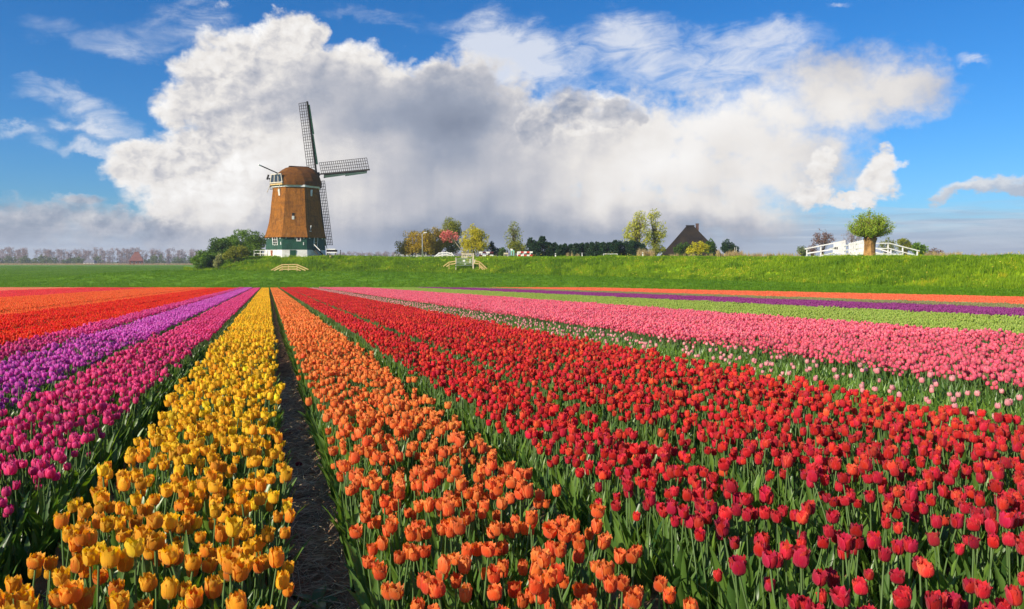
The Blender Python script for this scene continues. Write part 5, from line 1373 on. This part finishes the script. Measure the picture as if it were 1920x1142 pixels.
for y, x0 in ((476.4, 867), (482, 864.5), (484.4, 864.5)): MB().beam(q(x0, y, -.1), q(885, y, -.1), .06, .24).build('gate_board', M['pale_wood'], r)
r = place('white_marker_post', 889.5, 129, 'low white marker post leaning beside the timber gate', 'post'); MB().box((0, 0, .3), (.2, .14, .9), Matrix.Rotation(R(12), 3, 'Y')).build('shaft', M['white'], r); MB().box((.1, -.08, .55), (.2, .03, .2)).build('reflector', M['dark'], r)

# striped barriers
def barrier(px, D, label, x0, x1, ys, posts, tones, nseg):
    r = place('striped_barrier', px, D, label, 'barrier', 'striped barriers on the dike road'); q = Loc(r.location, px, D)
    for x in posts: MB().beam(q(x, 483) - Vector((0, 0, .4)), q(x, ys[0] - 1.4), .17, .13, up=(0, 1, 0)).build('post', M['white'], r)
    for j, y in enumerate(ys):
        b = MB().beam(q(x0, y, -.1), q(x1, y, -.1), .05, .30).build('board', M['white'], r)
        for s in range(nseg):
            if (s + j) % 2 == 1:
                a_, c_ = x0 + (x1 - x0) * s / nseg, x0 + (x1 - x0) * (s + 1) / nseg
                MB().beam(q(a_, y, -.132), q(c_, y, -.132), .012, .296).build('stripe', M[tones], b)
barrier(911.5, 131, 'white barrier with dark red stripes beside the dark shrub', 898, 925, (473.4, 479.2), (903, 913.5), 'darkred', 4)
barrier(984, 131, 'white barrier with bright red stripes before the hedge', 971, 998.5, (473, 479), (970.5, 973, 981, 994), 'red', 5)
r = place('small_sign', 948.5, 131, 'small pale timber information board on two legs', 'sign'); q = Loc(r.location, 948.5, 131)
for x in (945, 952): MB().beam(q(x, 481) - Vector((0, 0, .2)), q(x, 474.5), .1, .1, up=(0, 1, 0)).build('leg', M['pale_wood'], r)
MB().box(q(948.5, 475.4, -.08), (.80, .05, .26)).build('panel', M['pale_wood'], r)
r = place('mint_pump', 961, 131, 'mint green upright frame with a white head near the poplar', 'pump'); q = Loc(r.location, 961, 131)
for x in (958.8, 963.4): MB().beam(q(x, 481) - Vector((0, 0, .2)), q(x, 469.5), .15, .15, up=(0, 1, 0)).build('upright', M['mint'], r)
MB().box(q(961, 470.2), (.6, .16, .18)).build('crossbar', M['mint'], r); MB().box(q(959, 468.2), (.42, .2, .3), Matrix.Rotation(R(15), 3, 'Y')).build('pump_head', M['white'], r)
r = place('goal_frame', 1144.5, 123, 'low white tubular frame in front of the conifer hedge', 'frame'); q = Loc(r.location, 1144.5, 123)
for x in (1131.5, 1145, 1157.5): MB().tube([q(x, 482) - Vector((0, 0, .3)), q(x, 476.4)], .045, 6).build('upright', M['white'], r)
MB().tube([q(1131, 476.3), q(1158, 476.3)], .05, 6).build('top_bar', M['white'], r)
for px, D, lab in ((1091.5, 122, 'white marker post at the middle of the conifer hedge'), (1205, 116, 'white marker post where the hedge ends by the dry grass'), (1041.5, 126, 'small white marker post near the tall conifers')):
    r = place('marker_post', px, D, lab, 'post', 'white marker posts along the dike crest'); MB().box((0, 0, .2), (.17, .12, .85)).build('shaft', M['white'], r); MB().box((0, -.065, .45), (.12, .012, .16)).build('reflector', M['dark'], r)
for px, lab in ((1377.5, 'thin white pole against the lone round evergreen'), (1380.5, 'thin white pole at the edge of the lone round evergreen')):
    r = place('white_pole', px, 128, lab, 'pole', 'pair of thin white poles'); MB().tube([(0, 0, -.3), (0, 0, 1.75)], [.04, .03], 6).build('shaft', M['white'], r); MB().tube([(0, 0, 1.74), (0, 0, 1.80)], [.045, .02], 6).build('pole_cap', M['white'], r)

# the white bridge behind the pollard willow
def white_bridge():
    D = 94.0; r = place('white_bridge', 1622, D, 'white arched timber bridge with boarded rails behind the pollard willow', 'bridge'); q = Loc(r.location, 1622, D)
    w = M['white']; FAR = 2.6
    MB().add([tuple(q(x, y, dy)) for dy in (-.05, FAR + .1) for x, y in ((1528, 481), (1606, 474.8), (1666, 474.8), (1720, 482), (1720, 485), (1666, 478.5), (1606, 478.5), (1528, 485))],
             [(0, 1, 2, 3, 4, 5, 6, 7), (15, 14, 13, 12, 11, 10, 9, 8)] + [(i, (i + 1) % 8 + 8 - 8, (i + 1) % 8 + 8, i + 8) for i in range(8)]).build('deck', w, r)
    def post(x, y0, y1, dy, wd=.13): MB().beam(q(x, y1, dy) - Vector((0, 0, .3)), q(x, y0, dy), wd, wd, up=(0, 1, 0)).build('post', w, r)
    def rail(x0, y0, x1, y1, dy, h=.12): MB().beam(q(x0, y0, dy), q(x1, y1, dy), .07, h).build('rail', w, r)
    # near side
    for x, y0, y1 in ((1562.6, 464.5, 480), (1584, 460, 478), (1606, 456, 478), (1664.7, 456, 479), (1692, 463.6, 480.5), (1719.5, 470.4, 481)): post(x, y0, y1, -.05)
    for x0, y0, x1, y1 in ((1537, 479.6, 1562, 474.2), (1553, 466.6, 1606, 456.2), (1606, 456.2, 1667, 456.2), (1667, 456.2, 1723, 470.8), (1562, 472.6, 1606, 466), (1606, 466, 1666, 466), (1666, 466, 1718, 479.4)): rail(x0, y0, x1, y1, -.16)
    rail(1606, 474.6, 1692, 478.6, -.18, .3)
    # far side
    for x, y0, y1 in ((1528, 466, 480), (1555, 461, 480), (1690, 468, 481)): post(x, y0, y1, FAR)
    for x0, y0, x1, y1 in ((1523.5, 466.2, 1602, 450.4), (1526.5, 475, 1580, 466.4), (1641, 459, 1690, 473.6), (1641, 468, 1680, 478)): rail(x0, y0, x1, y1, FAR - .1, .15)
    # boarded panels, board by board
    for x0, x1, yt0, yt1, yb0, yb1, dy, n in ((1578.5, 1601.8, 455.2, 450.6, 475, 476, FAR - .2, 8), (1607.5, 1640, 455, 447.6, 476, 476, FAR - .2, 10)):
        for b in range(n):
            a_ = x0 + (x1 - x0) * b / n; c_ = x0 + (x1 - x0) * (b + .78) / n; t = (b + .40) / n
            c = q((a_ + c_) / 2, (yt0 + (yt1 - yt0) * t + yb0 + (yb1 - yb0) * t) / 2, dy); hgt = (yb0 - yt0 - (yt1 - yt0) * t) * q.k
            MB().box(c, ((c_ - a_) * q.k, .05, hgt)).build('board', w, r)
    MB().box(q(1565, 465.6, -.24), (.26, .05, .24)).build('mail_plate', w, r)
    for x in (1563.8, 1567.6): MB().box(q(x, 465.6, -.3), (.14, .04, .30)).build('dark_plate', M['dark'], r)
white_bridge()

# white flowers by the lamp
rg = np.random.default_rng(61); P = []
for _ in range(46): p = on(rg.uniform(740, 800), 140 + rg.uniform(-1, 3)); P.append((p.x, p.y, p.z + rg.uniform(.2, .55)))
V, F, rn = leaves_np(np.array(P), .2, 6, rg, .14)
tag(link('white_flowers', mesh_np('white_flowers', V, F, [foliage('white')], rnd=rn)), 'loose row of white flower heads in front of the olive trees', 'flowers', kind='stuff')
# yellow flowers over the dike grass
n = 2600; a = rg.uniform(0, NS * .93, n); b = rg.uniform(0, NJ1 + 2, n); P = dike_point(a, b)
ok = (np.abs(P[:, 0] / P[:, 1]) < .86) & (P[:, 1] > 20) & (vnoise(P[:, 0] * .25, P[:, 1] * .25 + P[:, 2] * .5, 51) > .45); P = P[ok]; P[:, 2] += rg.uniform(.2, .45, len(P))
V, F, rn = leaves_np(P, .10, 4, rg, .08)
tag(link('yellow_flowers', mesh_np('yellow_flowers', V, F, [leafmat('yellow_flower', (.62, .50, .03), (.75, .66, .10))], rnd=rn)), 'scattered yellow wild flowers in the dike grass', 'flowers', kind='stuff')

# ------------------------------------------------------------------ litter in the furrow
rg = np.random.default_rng(81)
def straw(name, label, n, y0, y1, k0, k1):
    Y = y0 + (y1 - y0) * rg.uniform(0, 1, n) ** 1.5; u = rg.uniform(k0, k1, n) * H_EYE; X = u + ROWX * Y; Z = ground_z(X, Y) + .004
    L = rg.uniform(.03, .12, n); w = rg.uniform(.0008, .0019, n); a = rg.uniform(0, 6.283, n); t = rg.normal(0, .18, n)
    dx, dy, dz = np.cos(a) * L, np.sin(a) * L, np.abs(t) * L
    c = np.stack([X, Y, Z], 1); d = np.stack([dx, dy, dz], 1); s = np.stack([-np.sin(a) * w, np.cos(a) * w, 0 * w], 1); h = np.array([0, 0, .003])
    V = np.stack([c - s, c + s, c + d + s, c + d - s, c + d * .5 + h], 1).reshape(-1, 3); o = np.arange(n)[:, None] * 5
    F = np.concatenate([o + np.array([[0, 1, 4]]), o + np.array([[1, 2, 4]]), o + np.array([[2, 3, 4]]), o + np.array([[3, 0, 4]])])
    tag(link(name, mesh_np(name, V, F, [leafmat(name, (.28, .20, .10), (.80, .66, .40), .1, .5)], rnd=np.repeat(rg.uniform(0, 1, n) ** 1.6, 5))), label, 'straw', kind='stuff')
straw('straw', 'broken straw scattered over the bare furrow', 5200, 1.15, 9, .12, .40)
straw('straw', 'dry straw on the soil strip between magenta and yellow beds', 1500, 1.6, 9, -1.08, -.84)
# a torn leaf cluster and fallen blooms
p = lambda px, py_, D: Vector(((px - CX) / F_PX * D, D, float(ground_z(np.array([(px - CX) / F_PX * D]), np.array([D]))[0])))
g = p(592, 0, 2.70); r = tag(empty('fallen_leaves', g), 'torn bluish green tulip leaves lying in the furrow', 'leaves')
for i in range(5):
    V, F = leaf_np(rg.uniform(.09, .15), rg.uniform(.04, .055), 1.25, 1.75, i * 1.3 + rg.uniform(-.3, .3), rg); o = link('leaf', mesh_np('leaf', V + np.array([0, 0, .012]), F, [M['tleaf']], smooth=True, attrs={'rnd': np.full(len(V), rg.uniform(.2, .9))}), r); o['leaf_tint'] = float(rg.uniform(.1, .5))
def fallen(px, D, label, tint, rot):
    r = tag(empty('fallen_tulip', p(px, 0, D)), label, 'fallen bloom', 'fallen blooms in the furrow'); r.rotation_euler = rot; r.location.z += .022
    pm, sm, lm, fm, lean = proto('s', 2); f = link('flower', fm, r)
    for m in pm: o = link('petal', m, f); o['tint'] = list(tint); o['edge_tint'] = [c * 1.3 for c in tint]
fallen(612, 2.52, 'dark red fallen tulip head next to the torn leaves', (.13, .006, .012), (R(80), R(20), R(40)))
fallen(573, 4.0, 'dark red fallen tulip head farther up the furrow', (.16, .008, .016), (R(85), 0, R(160)))
fallen(566, 4.7, 'deep red fallen bloom against the leaves beside the orange bed', (.20, .01, .02), (R(75), R(40), R(250)))


# ------------------------------------------------------------------ the air between here and the horizon
def haze():
    x0, x1, y0, y1, z0, z1 = -900, 900, -120, 1100, -6, 24
    o = MB().box(((x0 + x1) / 2, (y0 + y1) / 2, (z0 + z1) / 2), (x1 - x0, y1 - y0, z1 - z0)).build('haze', [])
    m = bpy.data.materials.new('haze'); m.use_nodes = True; t = m.node_tree; t.nodes.clear()
    v = t.nodes.new('ShaderNodeVolumePrincipled'); v.inputs['Color'].default_value = (0.80, 0.86, 0.95, 1); v.inputs['Density'].default_value = 0.00030; v.inputs['Anisotropy'].default_value = 0.2
    out = t.nodes.new('ShaderNodeOutputMaterial'); t.links.new(v.outputs[0], out.inputs['Volume'])
    o.data.materials.clear(); o.data.materials.append(m)
    tag(o, 'thin pale haze over the fields and the far trees', kind='stuff')
haze()
